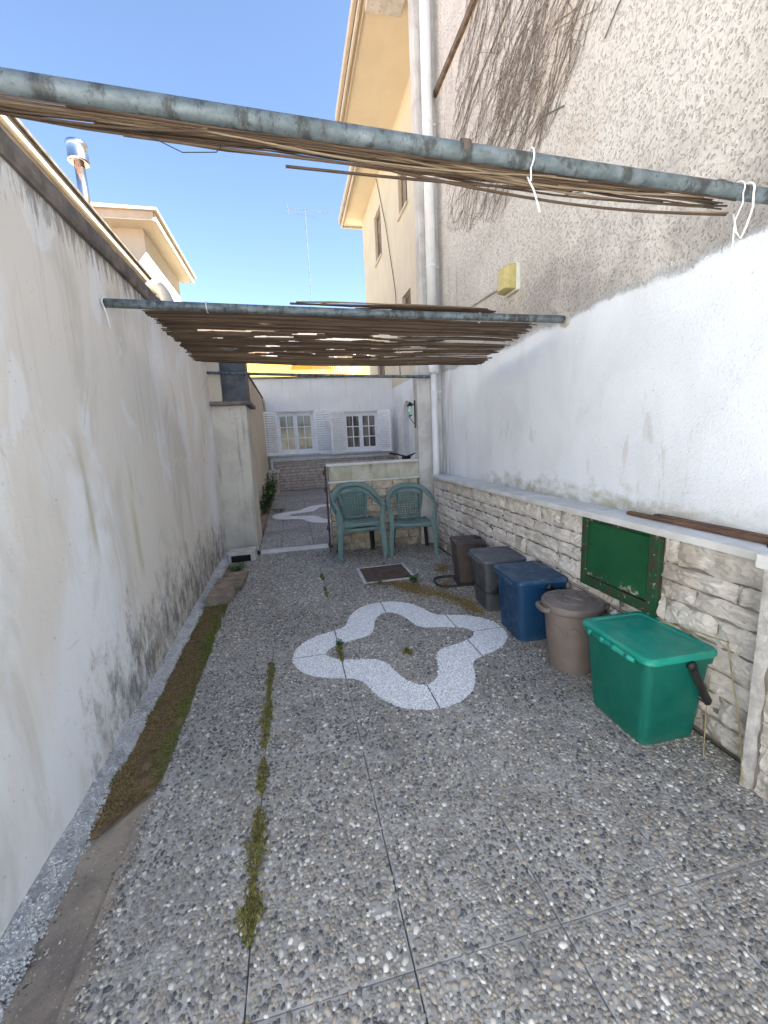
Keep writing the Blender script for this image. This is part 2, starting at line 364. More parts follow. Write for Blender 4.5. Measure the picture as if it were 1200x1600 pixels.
def m_green():
    t = NT('peeling_green_paint', .5, .4); p = t.pos(); x, y, z = t.sep()
    c = t.mix(t.ss(t.noise(p, 8, 5), .3, .7), (.008,.075,.028), (.012,.095,.037))
    e = t.ss(z, .66, .53, 0, .2); n = t.noise(t.mp(p,(1,1,1.6)), 16, 8, .72)
    m = t.mul(t.ss(t.math('ADD', n, e), .70, .73), t.ss(z, .75, .6))
    c = t.mix(m, c, t.mix(t.ss(t.noise(p, 40, 4), .45, .6), (.06,.045,.03), (.30,.32,.26)))
    return t.done(c, t.mix(m, (.4,.4,.4), (.9,.9,.9)), t.bump(t.math('ADD', t.noise(p, 60, 3), t.mul(m, -1.5)), .25, .003))
M['green_metal'] = m_green()
def m_greenframe():
    t = NT('flaking_green_frame', .7, .3); p = t.pos()
    n = t.noise(p, 22, 8, .75); c = t.mix(t.ss(n, .46, .56), (.012,.075,.03), (.05,.045,.028))
    c = t.mix(t.ss(t.noise(p, 30, 6, .7), .6, .64), c, (.32,.34,.28))
    return t.done(c, None, t.bump(n, .5, .005))
M['green_frame'] = m_greenframe()
M['dark_hole'] = simple('dark_interior', (.02,.018,.015), .95)
M['chair'] = m_plastic('faded_green_plastic', (.13,.215,.205), .5, .18)
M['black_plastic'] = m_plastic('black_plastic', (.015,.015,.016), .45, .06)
M['b_green'] = m_plastic('green_bin_plastic', (.002,.12,.088), .38, .03)
M['b_greenlid'] = m_plastic('green_bin_lid_plastic', (.006,.28,.20), .4, .08)
M['b_blue'] = m_plastic('blue_bin_plastic', (.004,.045,.12), .42, .07)
M['b_bluelid'] = m_plastic('blue_bin_lid_plastic', (.007,.055,.125), .42, .14)
M['b_gray'] = m_plastic('grey_bin_plastic', (.06,.065,.075), .45, .08)
M['b_graylid'] = m_plastic('grey_bin_lid_plastic', (.09,.10,.12), .45, .14)
M['b_brown'] = m_plastic('dark_brown_bin_plastic', (.075,.056,.053), .5, .08)
M['b_taupe'] = m_plastic('taupe_bin_plastic', (.17,.14,.125), .5, .15)
M['pvc'] = simple('white_pvc', (.72,.74,.76), .5, .06, 4, .1, dirt=(.45,.44,.42), dirt_amt=.4)
M['shutter'] = simple('white_shutter_paint', (.90,.91,.92), .55, .05, 10, .1, dirt=(.5,.5,.48), dirt_amt=.3)
M['glass'] = None
def m_glass():
    t = NT('window_glass', .08, .6); p = t.pos()
    c = t.mix(t.ss(t.noise(t.mp(p,(3,1,.6)), 2, 3), .4, .6), (.08,.075,.07), (.22,.20,.18)); return t.done(c)
M['glass'] = m_glass()
M['wood'] = simple('brown_plank', (.15,.085,.055), .75, .3, 6, .5, dirt=(.08,.05,.035))
M['rust'] = simple('rusty_plate', (.115,.075,.06), .8, .3, 14, .5, metal=.0, dirt=(.05,.04,.035))
M['iron'] = simple('black_iron', (.02,.02,.02), .6, .3, 20, .3)
M['amber'] = simple('yellowed_lamp_cover', (.50,.43,.18), .35, .15, 18, .05, coord='obj', dirt=(.3,.25,.12), dirt_amt=.5)
M['lampwhite'] = simple('off_white_plastic', (.66,.66,.58), .4, .08)
M['steel'] = simple('stainless_steel', (.62,.62,.63), .22, .1, 6, .05, metal=1.0)
M['slate'] = simple('slate_sheet', (.085,.09,.10), .7, .3, 7, .4, dirt=(.35,.35,.36), dirt_amt=.35)
M['yellow'] = m_plain_plaster('bright_yellow_render', (.62,.40,.10), (.58,.36,.09), (.5,.3,.1), .15)
M['darktile'] = simple('roof_edge', (.10,.09,.08), .9, .3, 6, .5)
M['brownwood'] = simple('brown_window_frame', (.22,.16,.11), .7, .2)
M['rope'] = simple('white_cord', (.75,.76,.74), .8, .05)
M['vine'] = simple('dead_vine_stem', (.17,.145,.13), .95, .35, 40, .3)
M['leaf'] = None
def m_leaf():
    t = NT('weed_leaf', .6, .3); a = t.attr('rnd')
    return t.done(t.ramp(a, [(0,(.025,.06,.012)),(.6,(.06,.13,.02)),(1,(.14,.20,.04))]))
M['leaf'] = m_leaf()
M['brick'] = simple('plain_brick', (.42,.36,.26), .9, .25, 9, .5)
M['cane'] = simple('dry_cane', (.34,.28,.14), .7, .3, 20, .2)
M['graystone'] = simple('light_conduit', (.50,.48,.44), .7, .2)
M['soil'] = simple('outer_ground', (.46,.43,.38), .95, .2, 1)  # pale so the unseen yard behind the camera bounces sun into the alley
M['roofred'] = simple('clay_tiles', (.35,.2,.13), .9, .2)

# ------------------------------------------------------------------ ground and paving
obj('ground', B(-60,-60,-.30,60,90,-.06), M['soil'], kind='structure')
paving = bpy.data.objects.new('courtyard_paving', None); COL.objects.link(paving); tag(paving, 'grey washed pebble slabs with a white wavy mosaic ring', kind='structure')
obj('bedding', B(-1.0,-6,-.055,3.3,13.4,-.022), M['dark_hole'], paving)

AO = [(0,.80),(10,.785),(18,.745),(26,.68),(34,.60),(45,.535),(56,.60),(64,.68),(72,.745),(80,.785),(90,.80)]
AI = [(0,.575),(6,.55),(12,.49),(20,.405),(28,.335),(36,.30),(45,.288),(54,.30),(62,.335),(70,.405),(78,.49),(84,.55),(90,.575)]
def ring_r(tab, deg):
    deg = np.mod(deg, 90); return np.interp(deg, [a for a, _ in tab], [b for _, b in tab])
RC = (.69, 2.80)
def in_ring(x, y, c=RC, s=1.0, pad=0):
    dx, dy = x - c[0], y - c[1]; r = np.hypot(dx, dy) / s; a = np.degrees(np.arctan2(dy, dx))
    # smooth the tables a little by averaging neighbouring angles
    ro = sum(ring_r(AO, a + k) for k in (-4, 0, 4)) / 3; ri = sum(ring_r(AI, a + k) for k in (-4, 0, 4)) / 3
    return (r < ro + pad) & (r > ri - pad)

XJ = [-.7125,-.245,.2225,.69,1.1575,1.625,1.835]
def dart(x0, x1, y0, y1, pitch, rmin, rmax, edge):
    """jittered hexagonal packing; returns x, y, radius"""
    nx = int((x1-x0)/pitch)+2; ny = int((y1-y0)/(pitch*.866))+2
    gx, gy = np.meshgrid(np.arange(nx), np.arange(ny)); gx = gx + .5*(gy % 2)
    x = x0 + gx*pitch + rng.normal(0, pitch*.17, gx.shape); y = y0 + gy*pitch*.866 + rng.normal(0, pitch*.17, gx.shape)
    x, y = x.ravel(), y.ravel(); k = (x > x0+edge) & (x < x1-edge) & (y > y0+edge) & (y < y1-edge)
    x, y = x[k], y[k]; r = rng.uniform(rmin, rmax, len(x))
    nb = int(len(x)*.07)                                     # larger stones push the small ones away
    if nb:
        b = rng.choice(len(x), nb, replace=False); r[b] *= rng.uniform(1.35, 1.8, nb)
        keep = np.ones(len(x), bool)
        for i in b:
            if not keep[i]: continue
            d = np.hypot(x-x[i], y-y[i]); near = (d < r[i]*.92 + r*.35) & (d > 0); keep[near] = False
        x, y, r = x[keep], y[keep], r[keep]
    return x, y, r
NS = 5
def pebble_arrays(x, y, r, zb, hgt, asp=(1.05,1.75), ns=NS):
    n = len(x); th = rng.uniform(0, math.pi, n); a = rng.uniform(*asp, n)
    ax = r*np.sqrt(a); ay = r/np.sqrt(a); h = hgt*rng.uniform(.6, 1.15, n)*np.clip(r/np.median(r) if n else r, .7, 1.4)
    ph = np.linspace(0, 2*np.pi, ns, endpoint=False)
    V = np.zeros((n, 2*ns+1, 3))
    for L, (s_, zz) in enumerate(((1.0, 0.0), (.74, .78))):
        wob = 1 + rng.uniform(-.14, .12, (n, ns))
        px = np.cos(ph)[None]*ax[:,None]*s_*wob; py = np.sin(ph)[None]*ay[:,None]*s_*wob
        V[:, L*ns:(L+1)*ns, 0] = x[:,None] + px*np.cos(th)[:,None] - py*np.sin(th)[:,None]
        V[:, L*ns:(L+1)*ns, 1] = y[:,None] + px*np.sin(th)[:,None] + py*np.cos(th)[:,None]
        V[:, L*ns:(L+1)*ns, 2] = zb + h[:,None]*zz
    V[:, 2*ns, 0] = x; V[:, 2*ns, 1] = y; V[:, 2*ns, 2] = zb + h
    tri = []
    for i in range(ns):
        j = (i+1) % ns
        tri += [(i, j, ns+j), (i, ns+j, ns+i), (ns+i, ns+j, 2*ns)]
    F = (np.arange(n)[:,None,None]*(2*ns+1) + np.array(tri)[None]).reshape(-1, 3)
    return V.reshape(-1, 3), F
def np_mesh(name, V, F, smooth=True, attrs=None):
    m = bpy.data.meshes.new(name); m.vertices.add(len(V)); m.vertices.foreach_set('co', np.ascontiguousarray(V, dtype=np.float32).ravel())
    k = F.shape[1]; m.loops.add(len(F)*k); m.loops.foreach_set('vertex_index', F.ravel().astype(np.int32))
    m.polygons.add(len(F)); m.polygons.foreach_set('loop_start', np.arange(0, len(F)*k, k, dtype=np.int32))
    m.polygons.foreach_set('use_smooth', np.full(len(F), smooth))
    m.update(calc_edges=True)
    for nm, arr in (attrs or {}).items():
        at = m.attributes.new(nm, 'FLOAT', 'POINT'); at.data.foreach_set('value', np.ascontiguousarray(arr, dtype=np.float32))
    return m
def stone_noise(x, y):   # slow colour drift from stone to stone
    return np.array([mnoise.noise(Vector((a*1.7, b*1.7, 3.1))) for a, b in zip(x, y)])

YJ = [-6.0,-4.72,-3.78,-2.84,-1.9,-.96,-.02,.92,1.86,2.80,3.74,4.68,5.79]
single = 0; SINGLE_MAX = 290
for j in range(len(YJ)-1):
    for i in range(len(XJ)-1):
        x0, x1 = XJ[i]+.0021, XJ[i+1]-.0021; y0, y1 = YJ[j]+.0012, YJ[j+1]-.0012
        tz = random.uniform(-.0012, .0012)
        far = y1 < .2
        if i == 0: x0 += random.uniform(-.01, .02)
        s = obj('paving_slab', B(x0, y0, -.045, x1, y1, tz), M['farpeb'] if far else M['cement'], paving, bevel=.0015)
        if far: continue
        pitch = .0132 if y0 < 3.6 else .0152
        x, y, r = dart(x0, x1, max(y0, .3), y1, pitch, pitch*.48, pitch*.66, .003)
        k = ~in_ring(x, y, pad=.004); x, y, r = x[k], y[k], r[k]
        # old trowelled rim: a few bare places
        V, F = pebble_arrays(x, y, r, tz-.0015, .0060)
        rn = np.clip(rng.beta(1.6, 1.9, len(x)) + stone_noise(x, y)*.12 + (rng.random(len(x)) < .05)*.6 + random.uniform(-.07,.07), 0, 1)
        near = np.zeros(len(x), bool)
        if single < SINGLE_MAX and y0 < 1.0 and y1 > .7:
            d = np.hypot(x-.2, y-.66); cand = np.argsort(d); cand = [q for q in cand if y[q] > .72 and r[q] > pitch*.6][:60 if i else 20]
            cand = cand[:SINGLE_MAX-single]; near[cand] = True; single += len(cand)
        nv = 2*NS+1
        Vr = V.reshape(len(x), nv, 3)
        for q in np.where(near)[0]:
            m1 = np_mesh('pebble', Vr[q], F[:3*NS], True, {'rnd': np.full(nv, rn[q])}); m1.materials.append(M['pebble'])
            obj('pebble', m1, None, s)
        Vk = Vr[~near].reshape(-1, 3); nk = int((~near).sum())
        Fk = F[:nk*3*NS]
        m = np_mesh('pebbles', Vk, Fk, True, {'rnd': np.repeat(rn[~near], nv)}); m.materials.append(M['pebble'])
        obj('pebbles', m, None, s, kind='stuff')
# second part of the alley, behind the threshold
YJ2 = [6.01,6.9,7.84,8.78,9.72,10.66,11.6,12.54,13.33]; XJ2 = [-.555,-.245,.2225,.69,1.1575,1.625,2.09,2.56,3.29]
for j in range(len(YJ2)-1):
    for i in range(len(XJ2)-1):
        if XJ2[i+1] > 2 and YJ2[j] < 5: continue
        obj('paving_slab', B(XJ2[i]+.003, YJ2[j]+.003, -.045, XJ2[i+1]-.003, YJ2[j+1]-.003, 0), M['farpeb'], paving)
obj('paving_slab', B(1.70,5.62,-.045,3.29,6.0,0), M['farpeb'], paving)
obj('threshold_strip', B(-.52,5.80,-.03,.415,6.0,.012), M['marble'], paving, bevel=.004, label='white marble threshold strip between the pillar and the low wall')

def ring_mesh(c, s, z0, z1, N=160):
    mb = MB(); out = []; inn = []
    for k in range(N):
        a = 360*k/N; t = math.radians(a)
        ro = sum(ring_r(AO, a+q) for q in (-4,0,4))/3*s; ri = sum(ring_r(AI, a+q) for q in (-4,0,4))/3*s
        ro += .006*mnoise.noise(Vector((math.cos(t)*9,math.sin(t)*9,1))); ri += .006*mnoise.noise(Vector((math.cos(t)*9,math.sin(t)*9,5)))
        out.append((c[0]+ro*math.cos(t), c[1]+ro*math.sin(t))); inn.append((c[0]+ri*math.cos(t), c[1]+ri*math.sin(t)))
    vs = [(*p, z1) for p in out] + [(*p, z1) for p in inn] + [(*p, z0) for p in out] + [(*p, z0) for p in inn]
    fs = []
    for k in range(N):
        l = (k+1) % N
        fs += [(k, l, N+l, N+k), (2*N+k, 2*N+l, l, k), (N+k, N+l, 3*N+l, 3*N+k)]
    return mb.add(vs, fs)
# near ring: the bed follows the slab joints
rb = obj('mosaic_ring', ring_mesh(RC, 1.0, -.002, .0022), M['chip_bed'], paving, label='white marble chip ring with four wavy lobes')
x, y, r = dart(-.2, 1.6, 1.9, 3.7, .0105, .0049, .0066, .002); k = in_ring(x, y, pad=.001) & (rng.random(len(x)) > .02)
for jx in XJ: k &= abs(x-jx) > .006
for jy in YJ: k &= abs(y-jy) > .005
x, y, r = x[k], y[k], r[k]; V, F = pebble_arrays(x, y, r, .0012, .0034, (1.0,1.4), 5)
m = np_mesh('marble_chips', V, F, True, {'rnd': np.repeat(rng.random(len(x)), 11)}); m.materials.append(M['chip'])
obj('marble_chips', m, None, rb, kind='stuff')
jn = MB()
for jx in XJ[1:6]:
    ys = np.linspace(1.95, 3.65, 240)
    seg = None
    for a, b in zip(ys[:-1], ys[1:]):
        if in_ring(np.array(jx), np.array((a+b)/2)): jn.box((jx-.0025, a, .0005), (jx+.0025, b, .0027))
for jy in (1.86, 2.80, 3.74):
    xs = np.linspace(-.15, 1.5, 240)
    for a, b in zip(xs[:-1], xs[1:]):
        if in_ring(np.array((a+b)/2), np.array(jy)): jn.box((a, jy-.0018, .0005), (b, jy+.0018, .0026))
obj('slab_joint', jn, M['dark_hole'], rb, kind='stuff')
obj('mosaic_ring', ring_mesh((.66, 8.75), 1.43, -.002, .004), M['far_ring'], paving, label='far white mosaic ring half hidden behind the low wall')

# ------------------------------------------------------------------ left side: channel, moss, kerb fillet, wall
def rough_strip(name, x0, x1, y0, y1, z, amp, mat, nx=24, ny=200, parent=None, fx0=None, fx1=None):
    V = []; F = []
    for j in range(ny+1):
        yy = y0+(y1-y0)*j/ny; a = fx0(yy) if fx0 else x0; b = fx1(yy) if fx1 else x1
        for i in range(nx+1):
            xx = a+(b-a)*i/nx; e = min(i, nx-i)/nx*4
            zz = z + amp*mnoise.noise(Vector((xx*9, yy*9, z*50))) + amp*.4*mnoise.noise(Vector((xx*40, yy*40, 2)))
            V.append((xx, yy, zz))
    for j in range(ny):
        for i in range(nx):
            q = j*(nx+1)+i; F.append((q, q+1, q+nx+2, q+nx+1))
    mb = MB().add(V, F); return mb
V=[];F=[];nyq=260
for q in range(nyq+1):                                        # silt washed over the slab edge
    y=.2+1.55*q/nyq; re=-.690+.055*mnoise.noise(Vector((y*3.1,4,1)))+.025*mnoise.noise(Vector((y*13,2,1)))+.035*max(0,(1.0-y))
    for i in range(9): 
        x=-.74+(re+.74)*i/8; V.append((x,y,(.0052-.0050*(i/8)**3)+.0016*mnoise.noise(Vector((x*60,y*60,1)))))
for q in range(nyq):
    for i in range(8): a=q*9+i; F.append((a,a+1,a+10,a+9))
gx=[];gy=[];gz=[]
while len(gx)<2600:
    yq=random.uniform(.2,1.75); re=-.690+.055*mnoise.noise(Vector((yq*3.1,4,1)))+.025*mnoise.noise(Vector((yq*13,2,1)))+.035*max(0,(1.0-yq))
    u=random.random()
    xq = re-abs(random.gauss(0,.028)) if u<.6 else (-.895+abs(random.gauss(0,.018)) if u<.85 else random.uniform(-.9,re))
    gx.append(xq);gy.append(yq);gz.append(.0035 if xq>-.735 else -.012+.012*mnoise.noise(Vector((xq*9,yq*9,-.5))))
gx,gy=np.array(gx),np.array(gy); Vg,Fg=pebble_arrays(gx,gy,np.clip(rng.lognormal(-5.75,.45,len(gx)),.0016,.008),0,.003)
Vg=Vg.reshape(len(gx),-1,3); Vg[...,2]+=np.array(gz)[:,None]
mg=np_mesh('grit',Vg.reshape(-1,3),Fg,True,{'rnd':np.repeat(rng.random(len(gx)),2*NS+1)}); mg.materials.append(M['pebble']); obj('grit',mg,None,kind='stuff'); tag(bpy.data.objects['grit'],'small stones and grit lying in the silt along the left wall','grit')
obj('silt', MB().add(V,F), M['mud'], smooth=True, kind='structure', label='silt washed over the slab edge')
obj('channel_bed', rough_strip('channel', -1.0, -.70, -6, 6.0, -.010, .012, M['mud'], 16, 500), M['mud'], smooth=True, kind='structure', label='silt filled drainage channel along the left wall')

WL = thing('boundary_wall', 'long stained white plaster wall on the left with dark lichen coping', 'wall')
def wall_sheet(x, y0, y1, z0, z1, nx, amp):
    V=[];F=[];ny=int((y1-y0)/.06);nz=int((z1-z0)/.08)
    for j in range(ny+1):
        for i in range(nz+1):
            yy=y0+(y1-y0)*j/ny; zz=z0+(z1-z0)*i/nz
            V.append((x+amp*mnoise.noise(Vector((1,yy*1.3,zz*1.3)))+amp*.35*mnoise.noise(Vector((4,yy*6,zz*6))),yy,zz))
    for j in range(ny):
        for i in range(nz):
            q=j*(nz+1)+i; F.append((q,q+nz+1,q+nz+2,q+1) if nx<0 else (q,q+1,q+nz+2,q+nz+1))
    return MB().add(V,F)
wf = wall_sheet(-1.0, -6, 6.15, -.06, 2.64, 1, .010); wf.box((-1.26,-6,-.06),(-1.03,6.15,2.64))
obj('wall_face', wf, M['left'], WL, smooth=True)
yy = -6.0
while yy < 6.1:
    L = random.uniform(.82,.95); e = min(yy+L, 6.14); dz = random.uniform(-.004,.004)
    mb = MB(); n = max(2,int((e-yy)/.07)); rs=[]
    for k in range(n+1):
        q = yy+.003+(e-yy-.006)*k/n; w=lambda s:.006*mnoise.noise(Vector((q*9,s*7,5)))
        rs.append([(-.978+w(1),q,2.635+dz),(-.972+w(2),q,2.66+dz+w(3)),(-.975+w(4),q,2.735+dz+w(5)),(-1.0,q,2.75+dz+w(6)),(-1.28,q,2.755+dz),(-1.28,q,2.64+dz)])
    mb.rings(rs); obj('coping_slab', mb, M['coping'], WL); yy = e
# cement fillet at the foot of the wall
rs=[]
for k in range(901):
    q=-6+12.1*k/900; w=lambda s,a=.012: a*mnoise.noise(Vector((q*3,s*5,1)))+a*.6*mnoise.noise(Vector((q*17,s*5,8)))+a*.35*mnoise.noise(Vector((q*48,s*5,3)))
    narrow = 1.0 - .45*min(1,max(0,(q-3.0)/2.0))
    rs.append([(-1.03,q,-.05),(-.898-(.03*(1-narrow))+w(1),q,-.05),(-.912-(.03*(1-narrow))+w(1),q,.006+w(2)),(-.945+w(3)*.5,q,.014+w(4)),(-.985,q,.022+w(5)),(-1.012,q,.034)])
obj('cement_fillet', MB().rings(rs), M['kerb'], WL, smooth=True)
nk=15000; ky=.4+5.6*rng.random(nk)**1.35; ku=rng.random(nk); kx=-1.0+.105*ku
kz=np.interp(kx,[-1.012,-.985,-.945,-.912,-.898],[.034,.022,.014,.006,-.004])
Vk_,Fk_=pebble_arrays(kx,ky,np.clip(rng.lognormal(-5.55,.35,nk),.0022,.0075),0,.0045)
Vk_=Vk_.reshape(nk,-1,3); Vk_[...,2]+=(kz-.002)[:,None]
mk=np_mesh('roughcast',Vk_.reshape(-1,3),Fk_,True,{'rnd':np.repeat(np.clip(rng.random(nk)*.75+.25,0,1),2*NS+1)}); mk.materials.append(M['kerb_grit']); obj('roughcast',mk,None,WL,kind='stuff')
# ridge pieces on the wall end
rg = thing('ridge_tiles', 'grey weathered ridge tiles and roll on top of the left wall above the reed mat', 'roof tiles', (-1.14,4.8,2.78))
rg.scale = (.72,1.0,.85)
mb=MB(); 
mb.tube([(.28*math.cos(math.radians(a))*.55, -.1+.02*math.sin(a), .02+.26*math.sin(math.radians(a))) for a in range(185,-10,-13)], .075, 10)
obj('roll', mb, M['graystone'], rg, smooth=True)
mb=MB().rings([[(-.30,.05+k*.75,0),(.24,.05+k*.75,0),(.03,.05+k*.75,.26+.03*k),(-.06,.05+k*.75,.26+.03*k)] for k in (0,.5,1)])
obj('tile_gable', mb, M['coping'], rg)
mb=MB().rings([[(-.02,.12+k*.8,.27+.03*k),(.27,.12+k*.8,-.0),(.30,.12+k*.8,.03),(.0,.12+k*.8,.31+.03*k)] for k in (0,.5,1)])
obj('tile_slope', mb, M['coping'], rg)

def tufts(n, fx, size, green, seed, zf=lambda x,y:0, name='moss', mat=None, tall=1.0):
    """n little spiky clumps; fx() -> (x,y,green)"""
    g = np.random.default_rng(seed); P = np.array([fx(g) for _ in range(n)]); x, y, gr = P.T
    s = size*g.uniform(.5, 1.3, n); K = 5; V = np.zeros((n, K*3, 3)); 
    for k in range(K):
        a = g.uniform(0, 2*np.pi, n); tilt = g.uniform(.2, 1.1, n); w = s*.32
        bx, by = g.normal(0, .25, n)*s, g.normal(0, .25, n)*s
        dx, dy = np.cos(a), np.sin(a)
        zb = np.array([zf(p, q) for p, q in zip(x, y)])
        V[:, k*3, :] = np.c_[x+bx-dy*w, y+by+dx*w, zb]
        V[:, k*3+1, :] = np.c_[x+bx+dy*w, y+by-dx*w, zb]
        V[:, k*3+2, :] = np.c_[x+bx+dx*s*np.sin(tilt), y+by+dy*s*np.sin(tilt), zb+s*np.cos(tilt)*tall]
    F = np.arange(n*K*3).reshape(-1, 3)
    m = np_mesh(name, V.reshape(-1,3), F, False, {'rnd': np.repeat(g.random(n), K*3), 'green': np.repeat(gr, K*3)})
    m.materials.append(mat or M['moss']); return m
def moss_right(y): return -.70 + .012*mnoise.noise(Vector((y*6,0,0)))
def fx_strip(g):
    while True:
        y = g.uniform(1.58, 4.02); x = g.uniform(-.95, -.675)
        lim = -.70 + .02*mnoise.noise(Vector((y*7, 0, 0)))
        if y < 1.85 and x > -.955+ (y-1.58)*.95+.02*mnoise.noise(Vector((x*30,y*9,0))): 
            continue
        if x > lim: continue
        e = mnoise.noise(Vector((x*9, y*2.6, 4))) + .9*max(0, (x+.80)/.1) + .35*max(0,(y-2.9)) - .45
        return x, y, float(min(1, max(0, .5+e*1.3)))
bed = rough_strip('m', 0, 0, 1.62, 4.0, .003, .008, None, 14, 130, fx0=lambda y: -.945, fx1=lambda y: -.945+min(.235, max(.02,(y-1.56)*.95))+.012*mnoise.noise(Vector((y*7,0,0))))
ms = obj('moss_strip', bed, simple('moss_bed', (.16,.11,.06), .95, .5, 20, .8, dirt=(.10,.10,.04)), smooth=True, kind='stuff')
tag(ms, 'long strip of brown and green moss in the channel beside the left wall', 'moss')
obj('moss_cover', tufts(30000, fx_strip, .0062, 0, 3, lambda x,y: .003+.008*mnoise.noise(Vector((x*9,y*9,.6)))), None, ms, kind='stuff')

def joint_moss(name, x, spans, n, label, w=.018, seed=5, green=.9, tall=1.1, size=.012, y_axis=True):
    def fx(g):
        a, b, ww = spans[g.integers(len(spans))]; t = g.beta(1.3,1.3); y = a+(b-a)*t
        env = .35+.65*math.sin(math.pi*t)
        return x + g.normal(0, ww*env*.55)*(1+.6*mnoise.noise(Vector((y*20,1,3)))) + .008*mnoise.noise(Vector((y*12,0,0))), y, float(np.clip(green-.3+g.normal(0,.3),0,1))
    o = obj(name, tufts(n, fx, size, 0, seed, lambda x,y:0, name, None, tall), None, kind='stuff'); return tag(o, label, 'moss')
joint_moss('joint_moss', -.25, [(2.62,2.80,.022),(2.42,2.70,.02),(2.1,2.38,.034),(1.95,2.3,.03),(1.66,1.88,.022),(1.36,1.56,.03),(1.10,1.30,.028),(1.16,1.24,.035),(.74,.92,.025),(.62,.80,.02),(1.95,2.8,.010),(1.3,1.6,.04)], 3000, 'green moss growing in the long slab joint nearest the left wall')
joint_moss('joint_moss', .225, [(2.66,2.80,.016),(2.80,2.93,.02),(3.9,4.2,.016),(4.4,4.65,.02)], 700, 'small moss patches in the joint crossing the left lobe of the ring', seed=8)
joint_moss('joint_moss', .69, [(2.60,2.70,.03)], 90, 'tiny green weed clump in the middle of the white ring', seed=9, tall=1.6)

# fallen brown debris
def fx_debris(g):
    pts = [((.66,4.14),(.95,4.05),.03),((.95,4.05),(1.13,3.80),.07),((.98,3.95),(1.32,3.55),.075),((1.32,3.55),(1.45,3.25),.06),((1.50,4.25),(1.62,4.42),.05),((1.35,3.75),(1.5,3.95),.06),((1.40,3.3),(1.45,3.1),.05)]
    wts = [.12,.22,.27,.16,.08,.05,.10]
    k = g.choice(len(pts), p=wts); a, b, w = pts[k]; t = g.random()
    w*=1.5 if g.random()<.3 else .8; return a[0]+(b[0]-a[0])*t+g.normal(0,w*.7), a[1]+(b[1]-a[1])*t+g.normal(0,w*.9), float(np.clip(g.normal(.08,.12),0,1))
o = obj('brown_litter', tufts(8500, fx_debris, .010, 0, 12, lambda x,y:.003, 'litter', None, .6), None, kind='stuff'); tag(o, 'rust brown moss crumbs scattered between the manhole plate and the bins', 'debris')

def weed(x, y, h, n, label, name='weed', spread=.05, leaf=.03, seed=1, parent=None, z=0):
    g = random.Random(seed); mb = MB(); st = MB(); rn = []
    for k in range(n):
        a = g.uniform(0, 6.28); r = spread*math.sqrt(g.random()); hh = h*g.uniform(.4,1); px, py = r*math.cos(a), r*math.sin(a)
        base = Vector((px*.25, py*.25, 0)); tip = Vector((px, py, hh)); st.tube([base, (base+tip)/2+Vector((0,0,.01)), tip], .0012, 4)
        for q in range(3):
            t = g.uniform(.45,1); c = base.lerp(tip, t); b = g.uniform(0,6.28); L = leaf*g.uniform(.6,1.2); w = L*.3
            d = Vector((math.cos(b), math.sin(b), g.uniform(-.1,.7))).normalized(); s_ = Vector((-math.sin(b), math.cos(b), 0))
            mb.add([c, c+d*L*.5+s_*w, c+d*L, c+d*L*.5-s_*w+Vector((0,0,.002))], [(0,1,2),(0,2,3)]); rn += [g.random()]*4
    o = thing(name, label, 'plant', (x,y,z)) if parent is None else parent
    m = mb.mesh('leaves'); at = m.attributes.new('rnd','FLOAT','POINT'); at.data.foreach_set('value', rn)
    obj('leaves', m, M['leaf'], o, kind='stuff'); obj('stems', st, M['leaf'], o, kind='stuff'); return o
weed(1.13,3.98,.10,16,'small upright green weed at the near right corner of the manhole plate','weed',.035,.045,2)
weed(.80,4.09,.035,14,'flat green weed at the near left edge of the manhole plate','weed',.07,.022,3)
weed(-.76,5.12,.07,46,'low leafy green weed by the foot of the plaster pillar','weed',.13,.04,4)
weed(.235,2.88,.05,16,'small weed in the joint on the left lobe of the white ring','weed',.03,.02,5)
weed(-.72,4.35,.04,16,'thin green weed beside the loose flat stones','weed',.05,.022,6)

# loose stones by the left wall
def slab_piece(pts, z0, z1, seed):
    g = random.Random(seed); bot = [(x,y,z0) for x,y in pts]; top=[(x+g.uniform(-.012,.012),y+g.uniform(-.012,.012),z1+g.uniform(-.006,.008)) for x,y in pts]
    return MB().rings([bot, top])
for lab, pts, z0, z1 in (('nearest loose flat brown stone in the channel by the left wall',[(-.90,4.02),(-.70,4.05),(-.66,4.20),(-.70,4.33),(-.90,4.32)],.0,.075),
                       ('middle loose brown stone slab leaning in the channel',[(-.88,4.36),(-.62,4.34),(-.60,4.62),(-.70,4.78),(-.90,4.70)],.01,.055),
                       ('farthest pale loose stone slab near the pillar foot',[(-.86,4.74),(-.60,4.70),(-.60,4.98),(-.84,5.02)],.0,.035)):
    o = obj('loose_stone', slab_piece(pts, z0, z1, int(pts[0][1]*100)), M['flag'], bevel=.006); tag(o, lab, 'stone', 'loose stones in the channel')

# ------------------------------------------------------------------ pillar at the passage
P1 = thing('gate_pillar', 'plastered pillar projecting from the left wall with a slate box on top', 'pillar')
def tapered(a0,b0,a1,b1,z0,z1,n=8):
    rs=[]
    for k in range(n+1):
        t=k/n; x0,y0=a0[0]+(a1[0]-a0[0])*t,a0[1]+(a1[1]-a0[1])*t; x1,y1=b0[0]+(b1[0]-b0[0])*t,b0[1]+(b1[1]-b0[1])*t; z=z0+(z1-z0)*t
        w=.006*mnoise.noise(Vector((z*4,1,1)))
        rs.append([(x0,y0+w,z),(x1+w,y0+w,z),(x1+w,y1,z),(x0,y1,z)])
    return MB().rings(rs)
obj('shaft', tapered((-1.03,6.12),(-.565,6.95),(-1.03,6.16),(-.545,6.95),-.05,2.02), M['pillar'], P1, bevel=.012)
obj('cap', B(-1.03,6.08,2.02,-.475,6.99,2.07), M['coping'], P1, bevel=.006)
